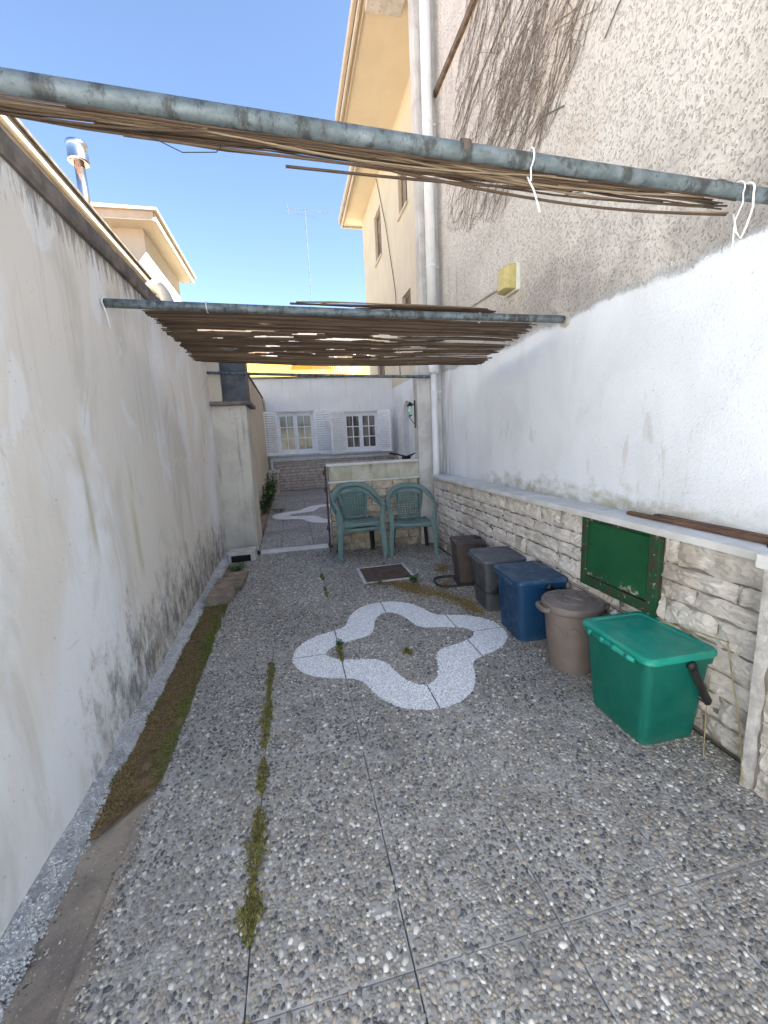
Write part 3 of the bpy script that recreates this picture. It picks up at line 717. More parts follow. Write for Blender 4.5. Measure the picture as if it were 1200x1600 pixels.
obj('slate_box', B(-.83,6.2,2.072,-.515,6.62,2.85), M['slate'], P1, bevel=.004)
obj('wall_stub', B(-1.26,6.152,2.071,-.84,6.95,2.9), M['beige_wall'], P1)
obj('drain_box', B(-.90,5.52,-.02,-.56,5.80,.12), M['graystone'], None, bevel=.01)
D = bpy.data.objects['drain_box']; tag(D, 'small grey stone block with a dark opening at the pillar foot', 'block')
obj('opening', B(-.86,5.512,.0,-.62,5.60,.085), M['dark_hole'], D)
WL2 = thing('passage_wall', 'beige plaster wall along the left side of the far passage', 'wall')
obj('wall_face', B(-1.0,6.96,-.05,-.69,13.34,2.78), M['beige_wall'], WL2)
obj('coping', B(-1.02,6.96,2.78,-.665,13.3,2.82), M['coping'], WL2)
obj('downpipe', MB().tube([(-.66,13.2,2.75),(-.64,13.22,2.4),(-.64,13.25,.0)], .03, 10), M['graystone'], WL2, smooth=True)
# planter
PL = thing('planter_bed', 'narrow planting bed with stone kerb along the beige wall', 'planter')
obj('soil', B(-.69,7.1,-.02,-.60,12.6,.10), M['mud'], PL)
for k in range(9):
    y0=7.05+k*.62; obj('kerb_stone', B(-.605+random.uniform(-.01,.01),y0,-.02,-.555,y0+.6,.13+random.uniform(-.01,.02)), M['flag'], PL, bevel=.008)
o = B(-.69,12.62,-.02,-.42,13.2,.62); obj('end_block', o, M['stone_far'], PL, bevel=.01); obj('end_cap', B(-.69,12.58,.62,-.38,13.22,.68), M['marble'], PL)
for k,(yy,hh) in enumerate(((8.6,.5),(9.7,.55),(10.7,.6),(11.7,.7))):
    weed(-.60,yy,hh,60,['nearest green bush in the planting bed','second green bush in the planting bed','third green bush in the planting bed','farthest green bush in the planting bed'][k],'bush',.22,.10,20+k,z=.08)
weed(-.38,9.3,.10,30,'yellowing weed at the outer foot of the planting kerb','weed',.22,.05,31)

# ------------------------------------------------------------------ stones
def stone_variant(nu, nv, seed):
    g = random.Random(seed); V=[]; F=[]
    ox = g.uniform(0,100)
    for j in range(nv+1):
        for i in range(nu+1):
            u=i/nu; v=j/nv; e = min(u,1-u)*6; ev=min(v,1-v)*5
            r = .45+.55*min(1,e)*1.0; h = .55*min(1,e*.8+.25)*min(1,ev*.9+.2)
            h += .55*mnoise.noise(Vector((ox+u*3.2+v*1.5, v*1.8, 1))) + .40*abs(mnoise.noise(Vector((ox+u*6-v*2, v*3.5, 7)))) + .18*mnoise.noise(Vector((ox+u*15, v*6, 3)))
            jy = (.03*mnoise.noise(Vector((ox+v*3,5,1))) if i in (0,nu) else 0); jz = (.15*mnoise.noise(Vector((ox+u*4,9,0))) if j in (0,nv) else 0)
            V.append((max(.05,h), u+jy, v+jz))
    n=len(V)
    for j in range(nv):
        for i in range(nu):
            q=j*(nu+1)+i; F.append((q,q+1,q+nu+2,q+nu+1))
    border=[i for i in range(nu+1)]+[j*(nu+1)+nu for j in range(1,nv+1)]+[nv*(nu+1)+i for i in range(nu-1,-1,-1)]+[j*(nu+1) for j in range(nv-1,0,-1)]
    for b in border: V.append((-.4,V[b][1],V[b][2]))
    nb=len(border)
    for k in range(nb):
        l=(k+1)%nb; F.append((border[l],border[k],n+k,n+l))
    m=MB().add(V,F).mesh('stone', False); return m
HI=[stone_variant(18,8,k) for k in range(14)]; LO=[stone_variant(6,3,50+k) for k in range(10)]
for m in LO: m.polygons.foreach_set('use_smooth',[True]*len(m.polygons))
HI2=[m.copy() for m in HI]; LOW=[m.copy() for m in LO]
for m in HI: m.materials.append(M['stone'])
for m in HI2: m.materials.append(M['stone_low'])
for m in LO: m.materials.append(M['stone_far'])
def course_wall(parent, meshes, face, u0, u1, z0, z1, rows, lmin, lmax, depth, holes=(), seed=1):
    """face(u)->(x,y), rotation so that local +x points out of the wall, local +y runs along"""
    g=random.Random(seed); origin, along, rz = face
    hs=[(z1-z0)/rows*g.uniform(.78,1.28) for _ in range(rows)]; k=(z1-z0)/sum(hs); z=z0
    for h in hs:
        h*=k; u=u0-g.uniform(0,lmin*.5)
        while u<u1-.01:
            L=g.uniform(lmin,lmax); a=max(u,u0); b=min(u+L,u1)
            if u1-b < lmin*.4: b=u1
            segs=[(a,b)]
            for (ha,hb,hz0,hz1) in holes:
                if z+h*.5>hz0 and z+h*.5<hz1:
                    ns=[]
                    for (p,q) in segs:
                        if q<=ha or p>=hb: ns.append((p,q))
                        else:
                            if p<ha: ns.append((p,ha))
                            if q>hb: ns.append((hb,q))
                    segs=ns
            for p,q in segs:
                if q-p<.03: continue
                o=bpy.data.objects.new('stone', g.choice(meshes)); COL.objects.link(o); o.parent=parent
                gap=.0038; o.rotation_euler=(0,0,rz)
                flip = g.random()<.5
                uu = (q-gap) if along<0 else (p+gap)
                o.location=(origin[0]+(uu*math.cos(math.radians(origin[2])) if True else 0), origin[1]+uu*math.sin(math.radians(origin[2])), z+gap)
                o.scale=(depth*g.uniform(.75,1.15), (q-p-2*gap), h-2*gap)
            u=b if b>u else u+L
        z+=h

# ------------------------------------------------------------------ right building (near block)
RB = thing('apartment_building', 'tall building on the right with rough stucco above white paint and a stone clad base', 'building')
XW = 2.02
obj('stucco_wall', B(XW,-1.65,.0,9,5.463,6.7), M['stucco'], RB)  # unseen top lowered and rear end shortened to let more light into the alley
obj('end_pilaster', B(1.775,5.465,2.721,9.0,5.64,9.35), M['pilaster'], RB, bevel=.01)
obj('end_pilaster', B(1.68,5.465,.0,9.0,5.64,2.72), M['pilaster'], RB, bevel=.01)
obj('base_backing', B(1.865,1.18,-.05,XW-.002,5.42,.935), M['cement_joint'], RB)
# marble ledge in slabs
yy=1.2
while yy<5.40:
    e=min(yy+random.uniform(.85,1.05),5.418); obj('ledge_slab', B(1.795,yy+.0015,.937,XW-.003,e-.0015,.975), M['marble'], RB, bevel=.004); yy=e
DOOR=(1.76,2.37,.47,.936)
# face(-x): local +x -> -x : rz=180 -> local +y -> -y ; so origin at y=u(high end)
course_wall(RB, HI, ((1.868,0,90),-1,math.pi), 1.2,5.42,-.0,.935,8,.24,.52,.034,[DOOR,(3.14,3.26,.47,.61)],3)
obj('utility_recess', B(1.862,1.765,.475,1.866,2.365,.935), M['dark_hole'], RB)
ud=obj('utility_door', B(1.842,1.835,.545,1.856,2.315,.905), M['green_metal'], RB, bevel=.003, label='green painted metal utility door with peeling lower edge')
obj('door_knob', MB().tube([(1.843,2.28,.74),(1.832,2.28,.74)], .011, 10), M['green_metal'], ud, smooth=True)
fr=MB(); fr.box((1.832,1.765,.475),(1.864,1.83,.934)); fr.box((1.832,2.32,.475),(1.864,2.365,.934)); fr.box((1.834,1.831,.475),(1.862,2.319,.538)); fr.box((1.836,1.831,.91),(1.862,2.319,.934))
obj('door_frame', fr, M['green_frame'], ud, bevel=.003)
obj('meter_plate', B(1.850,3.155,.485,1.863,3.245,.6), M['graystone'], RB, bevel=.002, label='small grey cover plate set in the stones')
obj('drainpipe', MB().tube([(1.885,5.365,2.35),(1.885,5.365,9.3)], .062, 18).tube([(1.885,5.365,-.02),(1.885,5.365,2.349)], .042, 16), M['pvc'], RB, smooth=True)
for z in (2.05,3.55,5.1,6.6,8.0):
    obj('pipe_bracket', MB().tube([(1.885,5.365,z-.012),(1.885,5.365,z+.012)], .067 if z>2.3 else .047, 16).box((1.885,5.37,z-.006),(1.99,5.385,z+.006)), M['pvc'], RB)
obj('pipe_collar', MB().tube([(1.885,5.365,2.28),(1.885,5.365,2.42)], .070, 16), M['pvc'], RB, smooth=True)
# dark horizontal angle high on the wall
rs=[]
for k in range(60):
    q=5.41-6.0*k/59; w=.006*mnoise.noise(Vector((q*4,2,2))); rs.append([(XW-.035,q,5.40+w),(XW+.01,q,5.40+w),(XW+.01,q,5.475+w),(XW-.035,q,5.465+w)])
obj('rusty_angle', MB().rings(rs), simple('rusty_angle_iron', (.16,.115,.08), .9, .4, 12, .8, dirt=(.06,.05,.04)), RB)
# stucco relief: real lumps near the camera are carried by the bump; cable along the wall
tag(obj('conduit', MB().tube([(XW-.012,3.72,2.80),(XW-.012,4.1,2.815),(XW-.012,4.7,2.835),(XW-.012,5.0,2.85)], .011, 8), M['graystone'], smooth=True), 'thin grey cable conduit running from the yellow wall light', 'conduit')

# stone pier at the right edge
SP = thing('stone_pier', 'stone clad pier with marble cap at the right edge of the picture', 'pillar')
obj('core', B(1.745,-1.65,-.05,2.018,1.175,.945), M['cement_joint'], SP)  # unseen rear end shortened with the building to let sun in behind the camera
obj('corner_mortar', MB().rings([[(1.715+.006*mnoise.noise(Vector((z*16,1,1))),1.155+.022*mnoise.noise(Vector((z*11,3,1))),z),(1.712,1.182,z),(1.86,1.186,z),(1.86,1.15,z)] for z in np.linspace(-.02,.945,60)]), M['mortar_edge'], SP)
course_wall(SP, HI, ((1.748,0,90),-1,math.pi), -1.2,1.145,-.02,.945,8,.22,.45,.032,(),9)
obj('cap', B(1.685,-1.65,.946,2.017,1.198,1.0), M['marble'], SP, bevel=.004)
# planks on the ledge
for k,(a,b,c,d,lab) in enumerate(((1.925,1.22,2.10,.978,'outer brown wooden board lying on the marble ledge'),(1.968,1.22,1.95,.979,'inner brown wooden board lying on the ledge against the wall'))):
    tag(obj('wooden_board', B(a,b,d,a+.038,c,d+.018+.004*k), M['wood'], bevel=.002), lab, 'board', 'boards on the ledge')
tag(obj('black_knob', MB().tube([(1.90,1.30,.978),(1.90,1.30,1.0)], [.012,.009], 10), M['iron'], smooth=True), 'small black plastic knob on the ledge at the right edge', 'knob')

# ------------------------------------------------------------------ cream building further on
CB = thing('apartment_building', 'cream building beyond the drainpipe with deep yellow eaves and narrow windows', 'building')
def facade_x(x, y0, y1, z0, z1, holes, depth, outward=-1):
    mb=MB(); ys=sorted({y0,y1,*[h[0] for h in holes],*[h[1] for h in holes]}); zs=sorted({z0,z1,*[h[2] for h in holes],*[h[3] for h in holes]})
    for a,b in zip(ys[:-1],ys[1:]):
        for c,d in zip(zs[:-1],zs[1:]):
            if any(a>=h[0]-1e-6 and b<=h[1]+1e-6 and c>=h[2]-1e-6 and d<=h[3]+1e-6 for h in holes): continue
            mb.add([(x,a,c),(x,b,c),(x,b,d),(x,a,d)],[(0,3,2,1)] if outward<0 else [(0,1,2,3)])
    for (a,b,c,d) in holes:
        X=x-outward*depth
        mb.add([(x,a,c),(x,b,c),(x,b,d),(x,a,d),(X,a,c),(X,b,c),(X,b,d),(X,a,d)],[(0,1,5,4),(1,2,6,5),(2,3,7,6),(3,0,4,7)])
    return mb
FX=3.3
wins=[(13.95,14.85,7.15,8.55),(11.0,11.8,7.15,8.55),(14.3,15.4,3.15,4.55),(9.0,9.8,7.15,8.55),(11.0,11.8,4.0,5.2)]
arch=(11.30,12.15,.02,2.05)
fm=facade_x(FX,5.6,16.95,-.05,9.42,wins+[arch[:3]+(2.50,)],.16)
# arch spandrels
N=14; yc=(arch[0]+arch[1])/2; rr=(arch[1]-arch[0])/2
pts=[(yc-rr*math.cos(math.pi*k/N), 2.05+rr*1.02*math.sin(math.pi*k/N)) for k in range(N+1)]
for (a,za),(b,zb) in zip(pts[:-1],pts[1:]):
    fm.add([(FX,a,za),(FX,b,zb),(FX,b,2.5),(FX,a,2.5)],[(0,3,2,1)]); fm.add([(FX,a,za),(FX,b,zb),(FX+.16,b,zb),(FX+.16,a,za)],[(0,1,2,3)])
obj('facade', fm, M['facade'], CB)
obj('core', B(FX+.161,5.61,-.05,9,16.94,9.4), M['facade'], CB)
for (a,b,c,d) in wins:
    f=MB(); X=FX+.08
    f.box((X,a,c),(X+.05,a+.06,d)); f.box((X,b-.06,c),(X+.05,b,d)); f.box((X,a+.06,c),(X+.05,b-.06,c+.06)); f.box((X,a+.06,d-.06),(X+.05,b-.06,d)); f.box((X+.002,(a+b)/2-.03,c+.06),(X+.048,(a+b)/2+.03,d-.06))
    w=obj('window', f, M['brownwood'], CB); obj('pane', B(X+.02,a+.06,c+.06,X+.03,b-.06,d-.06), M['glass'], w)
    obj('sill', B(FX-.05,a-.06,c-.06,FX+.1,b+.06,c-.001), M['trim_cream'], w)
# eaves: deep part then shallower part
obj('eaves_slab', B(1.95,5.0,9.42,FX+2,12.25,9.62), M['soffit'], CB, label='deep yellow eaves soffit')
obj('eaves_slab', B(2.60,12.251,9.43,FX+2,17.35,9.62), M['soffit'], CB, label='narrower far eaves soffit')
for k,(x,y0,y1) in enumerate(((1.95,4.99,12.26),(2.60,12.27,17.37))):
    f=MB(); f.box((x-.05,y0,9.36),(x-.001,y1,9.56)); f.box((x-.13,y0,9.50),(x-.051,y1,9.66)); f.box((x+.05,y0,9.385),(x+.09,y1,9.418))
    obj('fascia', f, M['trim_cream'], CB, bevel=.008)
    obj('gutter_edge', B(x-.058,y0,9.44,x-.052,y1,9.498), M['darktile'], CB)
obj('far_fascia', B(2.60,17.352,9.36,FX+2,17.40,9.60), M['trim_cream'], CB)
obj('soffit_box', B(2.03,7.6,9.30,2.72,9.1,9.419), M['pilaster'], CB, bevel=.01)
obj('roof_top', B(1.95,5.0,9.621,9,12.25,9.7), M['darktile'], CB); obj('roof_top', B(2.60,12.251,9.621,9,17.35,9.7), M['darktile'], CB)
tag(obj('hanging_cable', MB().tube([(FX-.02,14.2,9.35),(FX-.03,13.2,7.6),(FX-.03,12.4,5.6),(FX-.03,12.2,3.2)], .010, 6), M['iron']), 'thin black cable hanging down the cream facade', 'cable')

# ------------------------------------------------------------------ low wall
LW = thing('low_wall', 'low stone clad wall with mossy white top behind the two chairs', 'wall')
obj('core', B(.46,5.485,-.03,1.66,5.60,.93), M['cement_joint'], LW)
course_wall(LW, HI2, ((0,5.482,0),1,-math.pi/2), .455,1.664,-.0,.93,9,.16,.34,.026,(),12)
obj('trim_strip', B(.44,5.44,.932,1.70,5.60,.958), M['marble'], LW, bevel=.004)
obj('top_band', B(.455,5.462,.9585,1.69,5.60,1.155), M['band'], LW, bevel=.006)
obj('coping', B(.43,5.43,1.1555,1.70,5.62,1.185), M['marble'], LW, bevel=.005)
for i in range(2):
    for j in range(2): obj('brick', B(.72+.19*i,5.435,.10+.075*j,.90+.19*i,5.45,.168+.075*j), M['brick'], LW, bevel=.004)
GP = thing('gate_post', 'thin rusty dark iron post on the left end of the low wall', 'post')
obj('post', B(.405,5.45,.0,.428,5.50,1.16), M['rust'], GP)
for z in (.35,.86,1.08): obj('hinge', MB().tube([(.40,5.445,z-.03),(.40,5.445,z+.03)], .014, 8), M['rust'], GP, smooth=True)

# ------------------------------------------------------------------ far white outbuilding
LW.location = (0,.045,0); GP.location = (0,.045,0)
FB = thing('outbuilding', 'low white building across the end of the alley with two shuttered windows', 'building')
YF=13.36
def facade_y(y, x0, x1, z0, z1, holes, depth):
    mb=MB(); xs=sorted({x0,x1,*[h[0] for h in holes],*[h[1] for h in holes]}); zs=sorted({z0,z1,*[h[2] for h in holes],*[h[3] for h in holes]})
    for a,b in zip(xs[:-1],xs[1:]):
        for c,d in zip(zs[:-1],zs[1:]):
            if any(a>=h[0]-1e-6 and b<=h[1]+1e-6 and c>=h[2]-1e-6 and d<=h[3]+1e-6 for h in holes): continue
            mb.add([(a,y,c),(b,y,c),(b,y,d),(a,y,d)],[(0,1,2,3)])
    for (a,b,c,d) in holes:
        Y=y+depth; mb.add([(a,y,c),(b,y,c),(b,y,d),(a,y,d),(a,Y,c),(b,Y,c),(b,Y,d),(a,Y,d)],[(0,4,5,1),(1,5,6,2),(2,6,7,3),(3,7,4,0)])
    return mb
H1=(-.36,.78,1.12,2.37); H2=(1.68,2.80,1.10,2.30)
obj('wall', facade_y(YF,-1.2,FX-.002,-.05,3.36,[H1,H2],.14), M['white_wall'], FB)
obj('core', B(-1.2,YF+.141,-.05,FX-.002,17,3.35), M['white_wall'], FB)
obj('parapet_cap', B(-1.2,YF-.05,3.36,FX-.003,17,3.41), M['coping'], FB)
obj('stone_backing', B(-.68,YF-.02,-.02,FX-.003,YF-.001,.90), M['cement_joint'], FB)
course_wall(FB, LO, ((0,YF-.021,0),1,-math.pi/2), -.68,FX-.003,0,.90,10,.20,.42,.03,(),21)
obj('trim_strip', B(-.68,YF-.06,.905,FX-.003,YF-.001,1.0), M['marble'], FB, bevel=.004)
obj('downpipe', MB().tube([(-.60,YF-.06,-.02),(-.60,YF-.06,1.0)], .03, 10), M['pvc'], FB, smooth=True)
def casement_window(h, lab):
    a,b,c,d=h; yb=YF+.05; w=obj('window', MB().box((a,yb,c),(a+.05,yb+.06,d)).box((b-.05,yb,c),(b,yb+.06,d)).box((a+.05,yb,d-.05),(b-.05,yb+.06,d)).box((a+.05,yb,c),(b-.05,yb+.06,c+.06)), M['shutter'], FB, label=lab)
    mid=(a+b)/2
    for s0,s1 in ((a+.051,mid-.002),(mid+.002,b-.051)):
        cs=MB(); y0,y1=yb+.01,yb+.05; c0,d0=c+.062,d-.052
        cs.box((s0,y0,c0),(s0+.06,y1,d0)).box((s1-.06,y0,c0),(s1,y1,d0)).box((s0+.06,y0,c0),(s1-.06,y1,c0+.075)).box((s0+.06,y0,d0-.055),(s1-.06,y1,d0))
        m_=(s0+s1)/2; cs.box((m_-.013,y0+.005,c0+.075),(m_+.013,y1-.005,d0-.055))
        hh=(d0-.055-c0-.075)/3
        for k in (1,2):
            zz=c0+.075+hh*k; cs.box((s0+.06,y0+.006,zz-.013),(m_-.013,y1-.006,zz+.013)); cs.box((m_+.013,y0+.006,zz-.013),(s1-.06,y1-.006,zz+.013))
        obj('casement', cs, M['shutter'], w)
        for p,q in ((s0+.06,m_-.013),(m_+.013,s1-.06)):
            for k in range(3): obj('pane', B(p,y0+.016,c0+.075+hh*k+.013*(k>0),q,y0+.022,c0+.075+hh*(k+1)-.013*(k<2)), M['glass'], w)
    obj('sill', B(a-.12,YF-.10,c-.06,b+.12,YF-.001,c-.001), M['marble'], w, bevel=.004)
    obj('lintel_strip', B(a-.03,YF-.02,d+.001,b+.03,YF-.001,d+.04), M['marble'], w)
casement_window(H1,'left window with two open casements of six panes'); casement_window(H2,'right window with six panes per leaf')
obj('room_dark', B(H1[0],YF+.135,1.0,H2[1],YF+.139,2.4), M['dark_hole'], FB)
def shutter(hx, side, ang, z0, z1, w=.56):
    a=math.radians(ang); M4=Matrix.Translation((hx,YF-.03,0))@Matrix.Rotation(-a*side if side>0 else a,4,'Z')
    f=MB(); sl=MB(); s=side
    def bx(mb,x0,x1,y0,y1,c,d): 
        xa,xb=sorted((x0*s,x1*s)); mb.box((xa,y0,c),(xb,y1,d),M4)
    bx(f,0,.06,-.035,0,z0,z1); bx(f,w-.06,w,-.035,0,z0,z1); bx(f,.06,w-.06,-.035,0,z0,z0+.07); bx(f,.06,w-.06,-.035,0,z1-.06,z1)
    n=17; H=(z1-z0-.13)/n
    for k in range(n):
        zc=z0+.07+H*(k+.5); x0,x1=sorted((.06*s,(w-.06)*s))
        vs=[(x0,-.040,zc-H*.42),(x1,-.040,zc-H*.42),(x1,-.006,zc+H*.26),(x0,-.006,zc+H*.26),(x0,-.034,zc-H*.50),(x1,-.034,zc-H*.50),(x1,.0,zc+H*.18),(x0,.0,zc+H*.18)]
        sl.add([tuple(M4@Vector(v)) for v in vs],[(0,1,2,3),(4,7,6,5),(0,4,5,1),(3,2,6,7),(0,3,7,4),(1,5,6,2)])
    o=obj('shutter', f, M['shutter'], FB); obj('slats', sl, M['shutter'], o, kind='stuff'); return o
shutter(H1[0]-.0,-1,47,1.10,2.39); shutter(H1[1],1,8,1.08,2.40,.54); shutter(H2[0],-1,38,1.07,2.33); shutter(H2[1],1,57,1.07,2.33)

# ------------------------------------------------------------------ houses on the left, yellow house, antenna
HA = thing('house', 'house behind the left wall showing only its long cream eaves and flue', 'house')
obj('wall', B(-9,-8,-.05,-2.9,9.5,4.62), M['cream'], HA)
f=MB(); f.box((-9.4,-8,4.62),(-2.52,9.86,4.70)); obj('soffit', f, M['trim_cream'], HA)
f=MB(); f.box((-2.56,-8,4.56),(-2.50,9.88,4.74)); f.box((-2.50,-8,4.70),(-2.44,9.9,4.80)); obj('fascia', f, M['trim_cream'], HA, bevel=.006)
obj('roof_edge', B(-9.4,-8,4.80,-2.40,9.93,4.84), M['darktile'], HA)
f=MB().rings([[(-9.4,y,4.841),(-2.42,y,4.841),(-5.9,y,6.1)] for y in (-8,9.9)]); obj('roof', f, M['roofred'], HA)
fl=obj('flue', MB().tube([(-2.60,7.5,4.5),(-2.60,7.5,5.57)], .068, 18), M['steel'], HA, smooth=True)
obj('flue_cap', MB().lathe([(.085,0),(.135,.0),(.14,.02),(.13,.03),(.13,.20),(.14,.22),(.125,.25),(.05,.255)], (-2.60,7.5,5.55), 20), M['steel'], fl, smooth=True)
HB = thing('house', 'taller cream house with hipped overhanging eaves beyond the flue', 'house')
obj('wall', B(-9.5,11.9,-.05,-2.98,15.2,6.63), M['cream'], HB)
f=MB().box((-9.9,11.45,6.63),(-2.62,15.4,6.69)); obj('soffit', f, M['soffit'], HB)
f=MB(); f.box((-9.9,11.40,6.60),(-2.60,11.449,6.80)); f.box((-2.619,11.45,6.60),(-2.57,15.45,6.80)); f.box((-9.9,11.32,6.78),(-2.50,15.5,6.84)); obj('fascia', f, M['trim_cream'], HB, bevel=.006)
f=MB().rings([[(-9.9,11.33,6.841),(-2.52,11.33,6.841),(-2.52,15.5,6.841),(-9.9,15.5,6.841)],[(-7.5,13.3,7.8),(-4.6,13.3,7.8),(-4.6,13.5,7.8),(-7.5,13.5,7.8)]]); obj('roof', f, M['roofred'], HB)
YB = thing('house', 'bright yellow house seen between the reed mat and the white outbuilding', 'house')
obj('wall', B(-9,26,-.05,11,36,6.3), M['yellow'], YB)
obj('upper_wall', B(-9,26.01,6.301,11,36,7.8), M['white_wall'], YB)
obj('balcony_slab', B(-2.5,24.9,4.7,6.4,25.999,4.9), M['yellow'], YB)
obj('parapet', B(-8,24.8,4.9,.35,24.9,5.5), M['yellow'], YB)
obj('cornice', B(.6,25.88,5.86,3.6,25.999,5.98), M['cream'], YB)
r=MB()
for k in range(30): r.box((1.6+k*.13,24.84,4.9),(1.63+k*.13,24.87,5.85))
r.box((1.5,24.82,5.85),(5.6,24.89,5.91)); obj('railing', r, M['cream'], YB, kind='stuff')
r=MB()
for dz in (0,.22,.44):
    r.tube([(1.6,24.6,6.25+dz),(4.2,24.6,4.9+dz)], .035, 6)
obj('stair_rail', r, M['cream'], YB)
for xx in (-5,-2,3,6): obj('window', B(xx,25.95,5.6+.6,xx+1.1,25.998,7.2), M['brownwood'], YB)
obj('roof', B(-9.4,25.4,7.8,11.4,36.4,8.1), M['roofred'], YB)
AN = thing('antenna', 'thin television antenna on a mast against the blue sky', 'antenna', (0,27,8.1))
obj('mast', MB().tube([(1.95,0,0),(1.95,0,6.5)], .022, 6), M['galv'], AN)
b=MB().tube([(.95,0,6.50),(3.45,0,6.38)], .018, 6); b.tube([(1.15,0,6.22),(2.55,0,6.14)], .012, 5)
obj('boom', b, M['galv'], AN)
for k in range(14): obj('element', MB().tube([(1.02+k*.18,-.16,6.5-.0086*k),(1.02+k*.18,.16,6.5-.0086*k+.05)], .010, 5), M['galv'], AN)
obj('reflector', MB().tube([(1.0,0,6.15),(.93,0,6.80)], .015, 5).tube([(1.08,.3,6.35),(1.0,.3,6.75)], .012, 5), M['galv'], AN)

# ------------------------------------------------------------------ poles, reeds, cords
def pole(a, b, r, label, rings=()):
    a, b = Vector(a), Vector(b); t = thing('steel_pole', label, 'pole', tuple(a), 0, 'steel poles spanning the alley'); n=40
    pts=[(b-a)*(k/n)+Vector((0,0,-.006*math.sin(math.pi*k/n))) for k in range(n+1)]
    o=obj('tube', MB().tube(pts, r, 20), M['galv'], t, smooth=True)
    for q in rings: 
        c=(b-a)*q; d=(b-a).normalized()*.012; obj('band', MB().tube([c-d,c+d], r+.0025, 20), simple('tape_band', (.11,.09,.075), .8), t, smooth=True)
    return t
p1=pole((-.99,1.185,2.305),(2.015,1.365,2.295),.0235,'thick weathered steel pole crossing overhead nearest the camera',(.515,))
p2=pole((-.985,2.90,2.345),(2.0,2.86,2.275),.0255,'middle steel pole carrying the front edge of the reed mat')
p3=pole((-.985,6.10,2.44),(1.93,5.37,2.235),.019,'thin farthest steel pole in front of the white outbuilding')
obj('wall_socket', MB().tube([(2.985,-.04,-.07),(3.02,-.04,-.07)], .055, 8), M['graystone'], p2)
obj('tie_wire', MB().tube([(.0,0,.035),(-.005,-.032,0),(0,0,-.05),(.01,.0,-.14)], .004, 6), M['rope'], p2)
for q in (.56, 2.35): obj('tie_wire', MB().tube([(q+.033*0, .033*math.cos(a), .033*math.sin(a)-.07*q/3) for a in np.linspace(0,6.28,14)], .0028, 5), M['rope'], p2)

RM = thing('reed_mat', 'brown reed screen hanging as a roof behind the middle pole', 'reed mat', (0,0,0))
n=150; g=random.Random(4)
y0_,y1_=2.915,3.93
def mat_z(x,t): return 2.315-.085*t-.030*t*t-(x+.74)*.022-.02*t*math.sin(math.pi*(x+.8)/2.6)+.012*mnoise.noise(Vector((x*1.8,t*7,5)))
def hole(x,t):
    if t<.28 or t>.82: return False
    e=min(1,(x+.62)/.5,(1.45-x)/.5); 
    if e<=0: return False
    return mnoise.noise(Vector((x*3.4,t*24,11)))+.30*mnoise.noise(Vector((x*10,t*50,2)))+.12*e > .34
def reed_seg(a,b,yb,t,ph,r0):
    segs=max(2,int((b-a)/.2)); pts=[]
    for q in range(segs+1):
        x=a+(b-a)*q/segs; pts.append((x, yb+.010*mnoise.noise(Vector((x*1.6,ph,0)))+.004*mnoise.noise(Vector((x*6,ph,2))), mat_z(x,t)+.0025*g.uniform(-1,1)))
    obj('reed', MB().tube(pts, r0, 5), M['reed_mat'], RM, smooth=True)
for k in range(n):
    t=k/(n-1); yb=y0_+(y1_-y0_)*t+g.uniform(-.003,.003)
    xl=-.77+g.uniform(-.03,.03)+.07*t; xr=1.80+.06*t+g.uniform(-.06,.04)
    ph=g.uniform(0,9); r0=.0040*g.uniform(.7,1.2); a=xl; x=xl; inh=False; segs_=[]
    while x<xr:
        h=hole(x,t)
        if h and not inh:
            if x-a>.06: segs_.append((a,x))
            inh=True
        elif inh and not h: a=x; inh=False
        x+=.02
    if not inh and xr-a>.06: segs_.append((a,xr))
    for a,b in segs_[:3]: reed_seg(a,b,yb,t,ph,r0)
for k in range(16):                                            # loose ends lying on top of the pole, towards the right
    a=g.uniform(.05,.9); b=g.uniform(1.2,1.56); yb=2.86+.006*k; ph=g.uniform(0,9)
    obj('reed', MB().tube([(a+(b-a)*q/5, yb+.004*g.uniform(-1,1), 2.345-.0235*(a+(b-a)*q/5+.985)*.98+.034+.012*(1-abs(q-3)/4)+.010*g.random()) for q in range(6)], .0045, 5), M['reed_mat'], RM, smooth=True)
for x in (-.45,.1,.62,1.15,1.6):
    pts=[(x, y0_+(y1_-y0_)*q/30, mat_z(x,q/30)-.009) for q in range(31)]
    obj('stitch_wire', MB().tube(pts, .0014, 4), M['iron'], RM)

RBn = thing('reed_bundle', 'loose bundle of dry reeds sagging under the nearest pole', 'reeds', (0,0,0))
def on1(x, dz, dy): return (x, 1.185+.06*(x+.99)+dy, 2.305-.0033*(x+.99)+dz)
g=random.Random(11)
for k in range(66):
    if k<50:
        c=g.uniform(-.5,1.25); L=g.uniform(.8,1.9); a=max(-.98,c-L/2); b=min(1.60+g.uniform(-.05,.03),c+L/2)
    else: a=g.uniform(-.98,-.6); b=a+g.uniform(.5,1.0)
    dz0=-.023-g.uniform(0,.012); dz1=-.023-g.uniform(0,.014); sag=-(g.random()**2.5)*.034*(1 if k<50 else .5); dy0=g.uniform(.0,.05); dy1=g.uniform(.0,.05)
    pts=[]
    for q in range(13):
        t=q/12; x=a+(b-a)*t; pts.append(on1(x, dz0+(dz1-dz0)*t+sag*math.sin(math.pi*t)+.004*mnoise.noise(Vector((x*4,k,0))), dy0+(dy1-dy0)*t+.008*mnoise.noise(Vector((x*3,k,9)))))
    obj('reed', MB().tube(pts, g.uniform(.0018,.0038), 6), M['reed'], RBn, smooth=True)
